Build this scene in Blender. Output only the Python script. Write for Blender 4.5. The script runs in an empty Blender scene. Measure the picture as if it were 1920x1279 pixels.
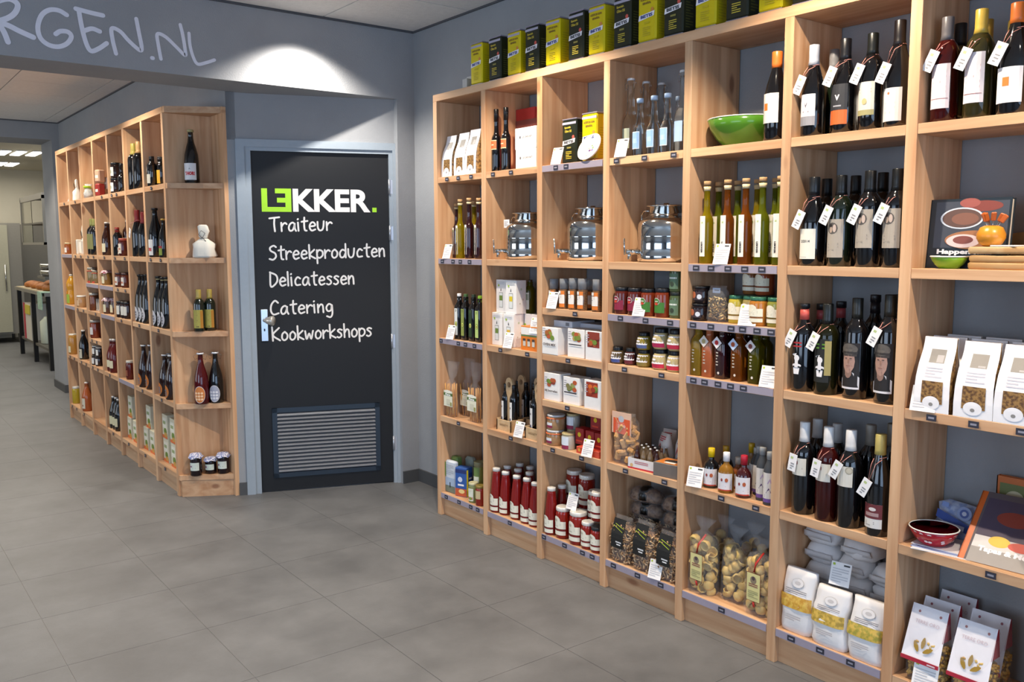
import bpy, math, random
from mathutils import Vector, Matrix, noise
random.seed(7)
PI = math.pi
scene = bpy.context.scene
COL = bpy.context.collection

# ------------------------------------------------------------------ camera
F_PX, CAM = 1651.82, Vector((0, 0, 1.5))
PITCH, ROLL, YAW = .11019, -.0026, .65268
fw = Vector((math.sin(YAW)*math.cos(PITCH), math.cos(YAW)*math.cos(PITCH), -math.sin(PITCH)))
_r = Vector((math.cos(YAW), -math.sin(YAW), 0)); _u = _r.cross(fw)
CR = _r*math.cos(ROLL) + _u*math.sin(ROLL); CU = -_r*math.sin(ROLL) + _u*math.cos(ROLL)
cd = bpy.data.cameras.new('camera'); cam = bpy.data.objects.new('camera', cd); COL.objects.link(cam)
cd.sensor_width = 36; cd.lens = F_PX/1920*36; cd.clip_start = .05; cd.clip_end = 60
m = Matrix((CR, CU, -fw)).transposed().to_4x4(); m.translation = CAM; cam.matrix_world = m
scene.camera = cam

def ray(px, py): return fw + CR*((px-960)/F_PX) + CU*((639.5-py)/F_PX)
def on_x(px, py, x): v = ray(px, py); return CAM + v*(x/v.x)
def on_y(px, py, y): v = ray(px, py); return CAM + v*(y/v.y)
def on_z(px, py, z): v = ray(px, py); return CAM + v*((z-CAM.z)/v.z)

# ------------------------------------------------------------------ world, lights, exposure
W = bpy.data.worlds.new('world'); scene.world = W; W.use_nodes = True
W.node_tree.nodes['Background'].inputs[0].default_value = (.55, .72, 1, 1)
W.node_tree.nodes['Background'].inputs[1].default_value = 1.0
scene.view_settings.view_transform = 'Standard'; scene.view_settings.look = 'None'
scene.view_settings.gamma = 1; scene.view_settings.use_curve_mapping = False
scene.view_settings.exposure = 0.0
def lamp(kind, name, loc, energy, color, target=None, **k):
    l = bpy.data.lights.new(name, kind); l.energy = energy; l.color = color
    for a, b in k.items(): setattr(l, a, b)
    o = bpy.data.objects.new(name, l); COL.objects.link(o); o.location = loc
    if target is not None:
        o.rotation_euler = (Vector(target)-Vector(loc)).to_track_quat('-Z', 'Y').to_euler()
    return o
WARM = (1, .84, .65); NEUT = (1, .93, .84); DAY = (.50, .70, 1)
SHOP_SPOTS = [(2.1, 4.46), (2.02, 3.05), (2.02, 1.65), (2.02, .25)]
for i, (x, y) in enumerate(SHOP_SPOTS):
    lamp('SPOT', 'ceiling_spot', (x, y, 2.735), 100 if i == 0 else 125, NEUT if i == 0 else WARM, (x, y, 0), spot_size=math.radians(116 if i else 124), spot_blend=.35 if i else .6, shadow_soft_size=.02)
for x, y, e in [(.72, 4.2, 60), (.6, 2.2, 40), (.6, .2, 40), (-.9, 3.2, 40)]:  # unseen extra spots: the first lights the corner shelf, the others fill the floor
    lamp('SPOT', 'ceiling_spot', (x, y, 2.735), e, NEUT, (x, y, 0), spot_size=math.radians(86), spot_blend=.6, shadow_soft_size=.03)
for y in (5.75, 6.95, 8.15, 9.3):
    lamp('SPOT', 'passage_spot', (1.0, y, 2.665), 75, (1, .88, .72), (1.0, y, 0), spot_size=math.radians(128), spot_blend=.4, shadow_soft_size=.03)
lamp('AREA', 'shop_window_daylight', (-.6, -3.3, 1.25), 92, DAY, (-.3, 2.5, 1.0), shape='RECTANGLE', size=4.6, size_y=2.2)
lamp('AREA', 'side_window_daylight', (-4.3, 1.2, 1.5), 75, (.62, .78, 1), (2, 2.5, 1.2), shape='RECTANGLE', size=3.6, size_y=2.0)
lamp('AREA', 'passage_fill', (-4.2, 7.4, 1.5), 70, (.86, .92, 1), (1.5, 7.4, 1.6), shape='RECTANGLE', size=3.6, size_y=2.0)  # added fill to brighten the passage ceiling; the wall behind has no window
lamp('AREA', 'kitchen_light', (1.2, 13.4, 2.6), 90, (1, .93, .80), (1.2, 13.4, 0), shape='RECTANGLE', size=3.0, size_y=4.5)

# ------------------------------------------------------------------ materials
def lin(c):
    if isinstance(c, str): c = tuple(int(c[i:i+2], 16)/255 for i in (0, 2, 4))
    return tuple((x/12.92 if x <= .04045 else ((x+.055)/1.055)**2.4) for x in c) + (1,)
MATS = {}
def M(col, rough=.6, metal=0., kind='plain', **k):
    key = (col, rough, metal, kind, tuple(sorted(k.items())))
    if key in MATS: return MATS[key]
    mt = bpy.data.materials.new(kind + '_' + str(col)); mt.use_nodes = True; nt = mt.node_tree; b = nt.nodes['Principled BSDF']
    b.inputs['Base Color'].default_value = lin(col); b.inputs['Roughness'].default_value = rough; b.inputs['Metallic'].default_value = metal
    if kind == 'glass':
        b.inputs['Transmission Weight'].default_value = k.get('tr', 1.); b.inputs['IOR'].default_value = k.get('ior', 1.45)
    if kind == 'darkglass':
        b.inputs['Coat Weight'].default_value = .5; b.inputs['Coat Roughness'].default_value = .03; b.inputs['Roughness'].default_value = .08
    if kind == 'emit':
        b.inputs['Emission Color'].default_value = lin(col); b.inputs['Emission Strength'].default_value = k.get('e', 3)
    if kind in ('noise', 'plain') :
        n = nt.nodes.new('ShaderNodeTexNoise'); n.inputs['Scale'].default_value = k.get('s', 40); n.inputs['Detail'].default_value = 3
        tc = nt.nodes.new('ShaderNodeTexCoord'); nt.links.new(tc.outputs['Object'], n.inputs['Vector'])
        mx = nt.nodes.new('ShaderNodeMix'); mx.data_type = 'RGBA'
        c = lin(col); a = k.get('a', .06)
        mx.inputs['A'].default_value = tuple(x*(1-a) for x in c[:3])+(1,); mx.inputs['B'].default_value = tuple(min(1, x*(1+a)) for x in c[:3])+(1,)
        if 'c2' in k: mx.inputs['B'].default_value = lin(k['c2'])
        if 'c2' in k:
            cr = nt.nodes.new('ShaderNodeMapRange'); cr.inputs[1].default_value = .4; cr.inputs[2].default_value = .6
            nt.links.new(n.outputs['Fac'], cr.inputs[0]); nt.links.new(cr.outputs[0], mx.inputs['Factor'])
        else: nt.links.new(n.outputs['Fac'], mx.inputs['Factor'])
        nt.links.new(mx.outputs['Result'], b.inputs['Base Color'])
        if k.get('bump'):
            bp = nt.nodes.new('ShaderNodeBump'); bp.inputs['Strength'].default_value = k['bump']; bp.inputs['Distance'].default_value = .002
            nt.links.new(n.outputs['Fac'], bp.inputs['Height']); nt.links.new(bp.outputs[0], b.inputs['Normal'])
    MATS[key] = mt; return mt
def film(alpha=.8, col='f4f6fa', rough=.12):
    key = ('film', alpha, col)
    if key in MATS: return MATS[key]
    mt = bpy.data.materials.new('plastic_film'); mt.use_nodes = True; nt = mt.node_tree; out = nt.nodes['Material Output']; b = nt.nodes['Principled BSDF']
    b.inputs['Base Color'].default_value = lin(col); b.inputs['Roughness'].default_value = rough
    t = nt.nodes.new('ShaderNodeBsdfTransparent'); g = nt.nodes.new('ShaderNodeMixShader'); g.inputs[0].default_value = 1-alpha
    n = nt.nodes.new('ShaderNodeTexNoise'); n.inputs['Scale'].default_value = 38; n.inputs['Distortion'].default_value = 1.2
    tc = nt.nodes.new('ShaderNodeTexCoord'); nt.links.new(tc.outputs['Object'], n.inputs['Vector'])
    bp = nt.nodes.new('ShaderNodeBump'); bp.inputs['Strength'].default_value = .8; bp.inputs['Distance'].default_value = .01
    nt.links.new(n.outputs['Fac'], bp.inputs['Height']); nt.links.new(bp.outputs[0], b.inputs['Normal'])
    nt.links.new(t.outputs[0], g.inputs[1]); nt.links.new(b.outputs[0], g.inputs[2]); nt.links.new(g.outputs[0], out.inputs['Surface'])
    MATS[key] = mt; return mt
def wood(axis, tint='d6ad86', tint2='bd8c64', scale=1.):
    key = ('wood', axis, tint)
    if key in MATS: return MATS[key]
    mt = bpy.data.materials.new('pine_wood'); mt.use_nodes = True; nt = mt.node_tree; b = nt.nodes['Principled BSDF']; L = nt.links.new
    tc = nt.nodes.new('ShaderNodeTexCoord'); oi = nt.nodes.new('ShaderNodeObjectInfo')
    add = nt.nodes.new('ShaderNodeVectorMath'); add.operation = 'MULTIPLY_ADD'; add.inputs[1].default_value = (1, 1, 1)
    sc_ = nt.nodes.new('ShaderNodeVectorMath'); sc_.operation = 'SCALE'; sc_.inputs[0].default_value = (7, 11, 5); L(oi.outputs['Random'], sc_.inputs['Scale'])
    L(tc.outputs['Object'], add.inputs[0]); L(sc_.outputs[0], add.inputs[2])
    mp = nt.nodes.new('ShaderNodeMapping'); s = {'x': (.06, 1, 1), 'y': (1, .06, 1), 'z': (1, 1, .06)}[axis]
    mp.inputs['Scale'].default_value = tuple(q*scale for q in s); L(add.outputs[0], mp.inputs[0])
    n = nt.nodes.new('ShaderNodeTexNoise'); n.inputs['Scale'].default_value = 26; n.inputs['Detail'].default_value = 5; n.inputs['Distortion'].default_value = .6; L(mp.outputs[0], n.inputs['Vector'])
    # glued staves: a tint per stave across the board
    sx = nt.nodes.new('ShaderNodeSeparateXYZ'); L(add.outputs[0], sx.inputs[0])
    across = {'x': 'Y', 'y': 'X', 'z': 'X'}[axis]
    dv = nt.nodes.new('ShaderNodeMath'); dv.operation = 'MULTIPLY'; dv.inputs[1].default_value = 10.5; L(sx.outputs[across], dv.inputs[0])
    fl = nt.nodes.new('ShaderNodeMath'); fl.operation = 'FLOOR'; L(dv.outputs[0], fl.inputs[0])
    wn = nt.nodes.new('ShaderNodeTexWhiteNoise'); wn.noise_dimensions = '1D'; L(fl.outputs[0], wn.inputs['W'])
    mx = nt.nodes.new('ShaderNodeMix'); mx.data_type = 'RGBA'; mx.inputs['A'].default_value = lin(tint2); mx.inputs['B'].default_value = lin(tint)
    mr = nt.nodes.new('ShaderNodeMapRange'); mr.inputs[1].default_value = .3; mr.inputs[2].default_value = .62; L(n.outputs['Fac'], mr.inputs[0]); L(mr.outputs[0], mx.inputs['Factor'])
    hs = nt.nodes.new('ShaderNodeHueSaturation'); L(mx.outputs['Result'], hs.inputs['Color'])
    mv = nt.nodes.new('ShaderNodeMapRange'); mv.inputs[3].default_value = .88; mv.inputs[4].default_value = 1.1; L(wn.outputs['Value'], mv.inputs[0]); L(mv.outputs[0], hs.inputs['Value'])
    # sparse knots
    mp2 = nt.nodes.new('ShaderNodeMapping'); s2 = {'x': (.4, 1, 1), 'y': (1, .4, 1), 'z': (1, 1, .4)}[axis]; mp2.inputs['Scale'].default_value = s2; L(add.outputs[0], mp2.inputs[0])
    vo = nt.nodes.new('ShaderNodeTexVoronoi'); vo.inputs['Scale'].default_value = 5.2; L(mp2.outputs[0], vo.inputs['Vector'])
    kr = nt.nodes.new('ShaderNodeMapRange'); kr.inputs[1].default_value = .05; kr.inputs[2].default_value = .10; kr.inputs[3].default_value = .75; kr.inputs[4].default_value = 0; L(vo.outputs['Distance'], kr.inputs[0])
    km = nt.nodes.new('ShaderNodeMix'); km.data_type = 'RGBA'; L(kr.outputs[0], km.inputs['Factor']); L(hs.outputs[0], km.inputs['A']); km.inputs['B'].default_value = lin('7d4a2e')
    L(km.outputs['Result'], b.inputs['Base Color']); b.inputs['Roughness'].default_value = .5
    MATS[key] = mt; return mt
def surface(name, c1, c2, scale, rough, bump=0., detail=4, rough2=None):
    mt = bpy.data.materials.new(name); mt.use_nodes = True; nt = mt.node_tree; b = nt.nodes['Principled BSDF']; L = nt.links.new
    geo = nt.nodes.new('ShaderNodeNewGeometry'); n = nt.nodes.new('ShaderNodeTexNoise'); n.inputs['Scale'].default_value = scale; n.inputs['Detail'].default_value = detail; n.inputs['Roughness'].default_value = .65
    L(geo.outputs['Position'], n.inputs['Vector'])
    mx = nt.nodes.new('ShaderNodeMix'); mx.data_type = 'RGBA'; mx.inputs['A'].default_value = lin(c1); mx.inputs['B'].default_value = lin(c2)
    mr = nt.nodes.new('ShaderNodeMapRange'); mr.inputs[1].default_value = .33; mr.inputs[2].default_value = .67; L(n.outputs['Fac'], mr.inputs[0]); L(mr.outputs[0], mx.inputs['Factor']); L(mx.outputs['Result'], b.inputs['Base Color'])
    b.inputs['Roughness'].default_value = rough
    if rough2 is not None:
        m2 = nt.nodes.new('ShaderNodeMapRange'); m2.inputs[3].default_value = rough; m2.inputs[4].default_value = rough2; L(n.outputs['Fac'], m2.inputs[0]); L(m2.outputs[0], b.inputs['Roughness'])
    if bump:
        n2 = nt.nodes.new('ShaderNodeTexNoise'); n2.inputs['Scale'].default_value = 140; L(geo.outputs['Position'], n2.inputs['Vector'])
        bp = nt.nodes.new('ShaderNodeBump'); bp.inputs['Strength'].default_value = bump; bp.inputs['Distance'].default_value = .003; L(n2.outputs['Fac'], bp.inputs['Height']); L(bp.outputs[0], b.inputs['Normal'])
    return mt
WALL = surface('grey_wall_paint', '949699', '9b9da0', 2.5, .85, .35)
WHITEW = surface('cream_wall_tiles', 'cfc8b4', 'd6cfbc', 1.5, .5)
CEIL = surface('ceiling_board', 'e6e3de', 'eeebe6', 30, .9, .5)
FLOOR = surface('grey_floor_tile', '58595b', '6f7072', 2.3, .42, .08, 6, .60)
JOINT = M('9a9894', .8)
SKIRT = M('4a4b4d', .6)
WZ, WY, WX = wood('z'), wood('y'), wood('x')
STEEL = M('c8c8c6', .09, 1.); BRUSH = M('a5a29c', .35, 1.)
BLACKM = M('101216', .35); DARK = M('0b0a0c', .1, 0., 'darkglass'); GREEND = M('121a10', .1, 0., 'darkglass')
WHITE = M('eeecea', .55)

# ------------------------------------------------------------------ mesh helpers
class MB:
    def __init__(s): s.v = []; s.f = []; s.m = []; s.sm = []; s.mats = []
    def mi(s, mat):
        if mat not in s.mats: s.mats.append(mat)
        return s.mats.index(mat)
    def add(s, vs, fs, mat, smooth=False):
        n = len(s.v); s.v += [tuple(v) for v in vs]; k = s.mi(mat)
        for f in fs: s.f.append(tuple(i+n for i in f)); s.m.append(k); s.sm.append(smooth)
    def box(s, x0, y0, z0, x1, y1, z1, mat, M4=None, bev=0.):
        if bev:
            b = bev; vs = []; 
            for z, e in ((z0, b), (z0+b, 0), (z1-b, 0), (z1, b)):
                vs += [(x0+b+e*0, y0+e, z), (x1-b, y0+e, z), (x1-e, y0+b, z), (x1-e, y1-b, z), (x1-b, y1-e, z), (x0+b, y1-e, z), (x0+e, y1-b, z), (x0+e, y0+b, z)]
            fs = [tuple(range(7, -1, -1)), tuple(range(24, 32))]
            for r in range(3):
                for i in range(8): j = (i+1) % 8; fs.append((r*8+i, r*8+j, r*8+8+j, r*8+8+i))
        else:
            vs = [(x, y, z) for z in (z0, z1) for x, y in ((x0, y0), (x1, y0), (x1, y1), (x0, y1))]
            fs = [(3, 2, 1, 0), (4, 5, 6, 7), (0, 1, 5, 4), (1, 2, 6, 5), (2, 3, 7, 6), (3, 0, 4, 7)]
        if M4 is not None: vs = [M4 @ Vector(v) for v in vs]
        s.add(vs, fs, mat)
    def lathe(s, prof, mat, seg=20, sq=0, smooth=True, M4=None, cx=0, cy=0, noise_=0):
        vs = []; fs = []
        for r, z in prof:
            for i in range(seg):
                a = 2*PI*(i+.5)/seg; c, q = math.cos(a), math.sin(a); k = 1.
                if sq: k = (abs(c)**sq+abs(q)**sq)**(-1/sq)
                if noise_: k *= 1+noise_*noise.noise(Vector((c*2, q*2, z*25)))
                vs.append((cx+r*k*c, cy+r*k*q, z))
        n = len(prof)
        for j in range(n-1):
            for i in range(seg):
                k = (i+1) % seg; fs.append((j*seg+i, j*seg+k, (j+1)*seg+k, (j+1)*seg+i))
        if prof[0][0] > 1e-5: fs.append(tuple(range(seg-1, -1, -1)))
        if prof[-1][0] > 1e-5: fs.append(tuple((n-1)*seg+i for i in range(seg)))
        if M4 is not None: vs = [M4 @ Vector(v) for v in vs]
        s.add(vs, fs, mat, smooth)
    def tube(s, pts, r, mat, seg=6, closed=False):
        pts = [Vector(p) for p in pts]; n = len(pts); vs = []; fs = []
        for i, p in enumerate(pts):
            if closed: t = pts[(i+1) % n]-pts[i-1]
            else: t = pts[min(i+1, n-1)]-pts[max(i-1, 0)]
            t.normalize(); a = t.cross(Vector((.13, .31, .94)));
            if a.length < .05: a = t.cross(Vector((1, 0, 0)))
            a.normalize(); b = t.cross(a); rr = r[i] if isinstance(r, (list, tuple)) else r
            for k in range(seg): an = 2*PI*k/seg; vs.append(p+a*rr*math.cos(an)+b*rr*math.sin(an))
        for i in range(n if closed else n-1):
            for k in range(seg): q = (k+1) % seg; j = (i+1) % n; fs.append((i*seg+k, i*seg+q, j*seg+q, j*seg+k))
        if not closed: fs += [tuple(range(seg-1, -1, -1)), tuple((n-1)*seg+i for i in range(seg))]
        s.add(vs, fs, mat, True)
    def loft(s, secs, mat, seg=16, smooth=True, e=4, wob=0, seed=0):   # secs: (z, w, d, yoff[, xoff])
        vs = []; fs = []
        for sc in secs:
            z, w, d, yo = sc[:4]; xo = sc[4] if len(sc) > 4 else 0
            for i in range(seg):
                a = 2*PI*(i+.5)/seg; c, q = math.cos(a), math.sin(a); k = (abs(c)**e+abs(q)**e)**(-1/e)
                x, y = k*c*w/2, k*q*d/2
                if wob: nn = wob*noise.noise(Vector((x*30+seed, y*30, z*30))); x += nn*c; y += nn*q
                vs.append((x+xo, y+yo, z))
        n = len(secs)
        for j in range(n-1):
            for i in range(seg): k = (i+1) % seg; fs.append((j*seg+i, j*seg+k, (j+1)*seg+k, (j+1)*seg+i))
        fs.append(tuple(range(seg-1, -1, -1))); fs.append(tuple((n-1)*seg+i for i in range(seg)))
        s.add(vs, fs, mat, smooth)
    def data(s, name):
        me = bpy.data.meshes.new(name); me.from_pydata(s.v, [], s.f)
        for mt in s.mats: me.materials.append(mt)
        me.polygons.foreach_set('material_index', s.m); me.polygons.foreach_set('use_smooth', s.sm); me.update(); return me
def link(name, data, parent=None, loc=None, rot=None):
    o = bpy.data.objects.new(name, data); COL.objects.link(o)
    if parent is not None: o.parent = parent
    if loc is not None: o.location = loc
    if rot is not None: o.rotation_euler = rot
    return o
CACHE = {}
def part(name, key, fn, parent, loc=None, rot=None):
    if key is None or key not in CACHE:
        mb = MB(); fn(mb); me = mb.data(name)
        if key is not None: CACHE[key] = me
    else: me = CACHE[key]
    return link(name, me, parent, loc, rot)
def struct(name, fn, parent=None):
    o = part(name, None, fn, parent)
    if parent is None: o['kind'] = 'structure'
    return o

# text as flat triangles --------------------------------------------------
TXT = {}
def text_geo(string, bold=0., res=2):
    key = (string, bold, res)
    if key not in TXT:
        cu = bpy.data.curves.new('t', 'FONT'); cu.body = string; cu.size = 1; cu.resolution_u = res; cu.offset = bold; cu.align_x = 'CENTER'; cu.fill_mode = 'FRONT'
        ob = bpy.data.objects.new('t', cu); me = bpy.data.meshes.new_from_object(ob)
        vs = [tuple(v.co) for v in me.vertices]; fs = [tuple(p.vertices) for p in me.polygons]
        bpy.data.objects.remove(ob); bpy.data.curves.remove(cu); bpy.data.meshes.remove(me)
        if vs:
            x0 = min(v[0] for v in vs); x1 = max(v[0] for v in vs); z0 = min(v[1] for v in vs); z1 = max(v[1] for v in vs)
            vs = [((v[0]-(x0+x1)/2)/(x1-x0), (v[1]-z0)/(z1-z0)) for v in vs]
        TXT[key] = (vs, fs)
    return TXT[key]
# flat print on a surface given by f(u, v, off) -> (x, y, z)
def plane_map(yf=0.): return lambda u, v, o: (u, yf-o, v)
def cyl_map(r): return lambda u, v, o: ((r+o)*math.sin(u/r), -(r+o)*math.cos(u/r), v)
def decos(mb, items, f, step=.009):
    for k, it in enumerate(items):
        o = .0004+.0003*k; t = it[0]; cc = it[6] if t == 't' else it[-1]; mat = M(cc, .6) if isinstance(cc, str) else cc
        if t == 'r':
            u0, v0, u1, v1 = it[1:5]; n = max(1, int(abs(u1-u0)/step)); q = max(1, int(abs(v1-v0)/.02)); vs = []; fs = []
            for j in range(q+1):
                for i in range(n+1): vs.append(f(u0+(u1-u0)*i/n, v0+(v1-v0)*j/q, o))
            for j in range(q):
                for i in range(n): a = j*(n+1)+i; fs.append((a, a+1, a+n+2, a+n+1))
            mb.add(vs, fs, mat)
        elif t == 'l':
            u0, v0, u1, v1, n = it[1:6]
            for j in range(n):
                v = v1-(v1-v0)*(j+.5)/n; h = (v1-v0)/n*.22; e = u1 if j % 3 != 2 else u0+(u1-u0)*.6
                mb.add([f(u0, v-h, o), f(e, v-h, o), f(e, v+h, o), f(u0, v+h, o)], [(0, 1, 2, 3)], mat)
        elif t in 'de':
            u, v, a = it[1:4]; b = it[4] if t == 'e' else a
            vs = [f(u, v, o)]
            n = 28 if a > .025 else 12
            for fr in (.5, 1): vs += [f(u+a*fr*math.cos(q*2*PI/n), v+b*fr*math.sin(q*2*PI/n), o) for q in range(n)]
            mb.add(vs, [(0, 1+q, 1+(q+1) % n) for q in range(n)]+[(1+q, 1+n+q, 1+n+(q+1) % n, 1+(q+1) % n) for q in range(n)], mat)
        elif t == 'p':
            mb.add([f(u, v, o) for u, v in it[1]], [tuple(range(len(it[1])))], mat)
        elif t == 't':
            s, u, v, w, h = it[1:6]; bold = it[7] if len(it) > 7 else 0.; rot = it[8] if len(it) > 8 else 0
            vs, fs = text_geo(s, bold)
            c, sn = math.cos(rot), math.sin(rot); out = []
            for x, y in vs: a, b = x*w, (y-.5)*h; out.append(f(u+a*c-b*sn, v+a*sn+b*c, o))
            mb.add(out, fs, mat)

# ------------------------------------------------------------------ things, groups, labels
THINGS = []; NOW = {}
def tag(o, label, cat, group=None, kind=None):
    o['label'] = label; o['category'] = cat
    if group: o['group'] = group
    if kind: o['kind'] = kind
    return o
def empty(name, loc=(0, 0, 0), rz=0.):
    o = bpy.data.objects.new(name, None); COL.objects.link(o); o.location = loc; o.rotation_euler = (0, 0, rz); o.empty_display_size = .05; return o
XR, XL = 2.580, 1.537
Y0, PIT, TH = 4.063, .43955, .0362
ROWS = {'T': 2.2834, 'A': 1.8514, 'B': 1.4223, 'H': 1.205, 'C': .9925, 'J': .776, 'E': .5630, 'G': .1314}
def cell(unit, col, row): NOW.update(unit=unit, col=col, row=row)
# put an item so that its top centre shows at (px, py) when it stands d behind the shelf front
def put(build, desc, cat, group, px, py, d=.05, /, rz=0., zb=None, h=None, zoff=0., **k):
    xf = XR if NOW['unit'] == 'R' else XL
    P = on_x(px, py, xf+d); u_, c_ = NOW['unit'], NOW['col']
    if NOW['row'] != 'T':                       # keep the item between the two uprights of its column
        hw = k.get('w', 2*k.get('r', .045))/2
        if k.get('name') in ('sweets_tray', 'leaflet') or abs(rz) > .3: hw += .008
        hd = k['r'] if 'r' in k else 0.
        if u_ == 'R': yh = Y0-(c_-1)*PIT-TH-hw-.001; yl = Y0-c_*PIT+hw+.001
        else: yl = 5.329+(c_-1)*.43426+hw+.001; yh = yl-2*hw-.002+.43426-TH
        if P.y > yh: P = on_y(px, py, yh); P.x = max(P.x, xf+hd+.003) if hd else max(P.x, min(xf+d, xf+.008)); P.y = yh
        if P.y < yl and not (u_ == 'R' and c_ == 7): P.y = yl
    z0 = (ROWS[NOW['row']] if zb is None else zb)+zoff
    hh = round((P.z-z0)/.004)*.004 if h is None else h
    root = build(hh, **k)
    root.location = (P.x, P.y, z0); root.rotation_euler = (0, 0, -PI/2+rz)
    THINGS.append((root, desc, cat, group, dict(NOW))); return root
def settle():      # nudge neighbours on one shelf apart until none touches another, a board or the wall
    bpy.context.view_layer.update(); cells = {}
    skip = ('book', 'card', 'carrier', 'plate', 'paper', 'magazine', 'board', 'holder', 'tray')
    for t in THINGS:
        o, u = t[0], t[4]
        if u['unit'] not in 'RL' or u['row'] == 'T' or t[2] in skip or 'miniature' in t[1] or 'wooden carrier' in t[1]: continue
        lo, hi = Vector((9, 9, 9)), Vector((-9, -9, -9))
        for c in [o]+list(o.children_recursive):
            if c.type != 'MESH' or c.name.split('.')[0] in ('hang_tag', 'string', 'print', 'side_print', 'swing_stopper', 'tap', 'handle', 'label'): continue
            for q in c.bound_box:
                v = c.matrix_world @ Vector(q); lo = Vector(map(min, lo, v)); hi = Vector(map(max, hi, v))
        h = (hi-lo)/2; ce = (lo+hi)/2
        cells.setdefault((u['unit'], u['col'], u['row']), []).append([o, ce.x, ce.y, h.x, h.y, lo.z, hi.z, t[2] in ('bottle', 'jar', 'grinder') or 'bowl' in t[1], ce.copy()])
    for (un, c, r), L in cells.items():
        x0, x1 = (XR, XW) if un == 'R' else (XL, XLW)
        yh = Y0-(c-1)*PIT-TH if un == 'R' else 5.329+c*.43426-TH; yl = Y0-c*PIT if un == 'R' else yh+TH-.43426
        for it in range(80):
            for i, a in enumerate(L):
                for b in L[:i]:
                    if min(a[6], b[6])-max(a[5], b[5]) < .004: continue
                    dx, dy = a[1]-b[1], a[2]-b[2]
                    if a[7] and b[7]:
                        m = (a[3]+b[3])+.001; q = math.hypot(dx, dy)
                        if q < m: q = max(q, 1e-4); f = (m-q)/2/q; dx, dy = (dx*f, dy*f) if abs(dx)+abs(dy) > 1e-3 else (0, .003); a[1] += dx; a[2] += dy; b[1] -= dx; b[2] -= dy
                    else:
                        px, py = a[3]+b[3]+.001-abs(dx), a[4]+b[4]+.001-abs(dy)
                        if px > 0 and py > 0:
                            if px < py: s_ = math.copysign(px/2, dx); a[1] += s_; b[1] -= s_
                            else: s_ = math.copysign(py/2, dy); a[2] += s_; b[2] -= s_
            for a in L:
                a[1] = min(max(a[1], x0+a[3]+.001), x1-a[3]-.001)
                if not (un == 'R' and c == 7): a[2] = max(a[2], yl+a[4]+.001)
                a[2] = min(a[2], yh-a[4]-.001)
        for a in L: a[0].location.x += a[1]-a[8].x; a[0].location.y += a[2]-a[8].y
def finish_labels():
    from collections import defaultdict
    ords = ['first', 'second', 'third', 'fourth', 'fifth', 'sixth', 'seventh', 'eighth', 'ninth', 'tenth', 'eleventh', 'twelfth', 'thirteenth', 'fourteenth', 'fifteenth', 'sixteenth', 'seventeenth']
    g = defaultdict(list)
    for t in THINGS: g[(t[1], t[4]['unit'], t[4]['col'], t[4]['row'])].append(t)
    for (desc, unit, col, row), L in g.items():
        L.sort(key=lambda t: (-round(t[0].location.y, 3), -t[0].location.z))
        for i, t in enumerate(L):
            pos = ''
            if len(L) > 1: pos = ords[i]+(' from far end' if unit == 'L' else ' from the door' if unit == 'R' else '')
            if unit == 'R':
                names = {'T': 'atop the shelving', 'A': 'top shelf', 'B': 'second shelf', 'G': 'bottom shelf'}
                if col in (3, 4, 5): names.update(H='third shelf', C='fourth shelf', E='sixth shelf' if col == 3 else 'fifth shelf', J='fifth shelf')
                else: names.update(C='third shelf', E='fourth shelf')
                where = names[row] if row == 'T' else names[row]+', column '+ords_n[col]
            elif unit == 'L':
                names = {'A': 'top', 'B': 'second', 'H': 'third', 'C': 'fourth' if col in (3, 4, 5) else 'third', 'J': 'fifth', 'E': 'sixth' if col == 5 else 'fifth' if col in (3, 4) else 'fourth', 'G': 'lowest'}
                where = names[row]+' shelf, far column '+ords_n[col]
            else: where = ''
            root = t[0]
            lab = desc+(', '+pos if pos else '')+(', '+where if where else '')
            tag(root, lab, t[2], t[3])
ords_n = {1: 'one', 2: 'two', 3: 'three', 4: 'four', 5: 'five', 6: 'six', 7: 'seven'}

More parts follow.
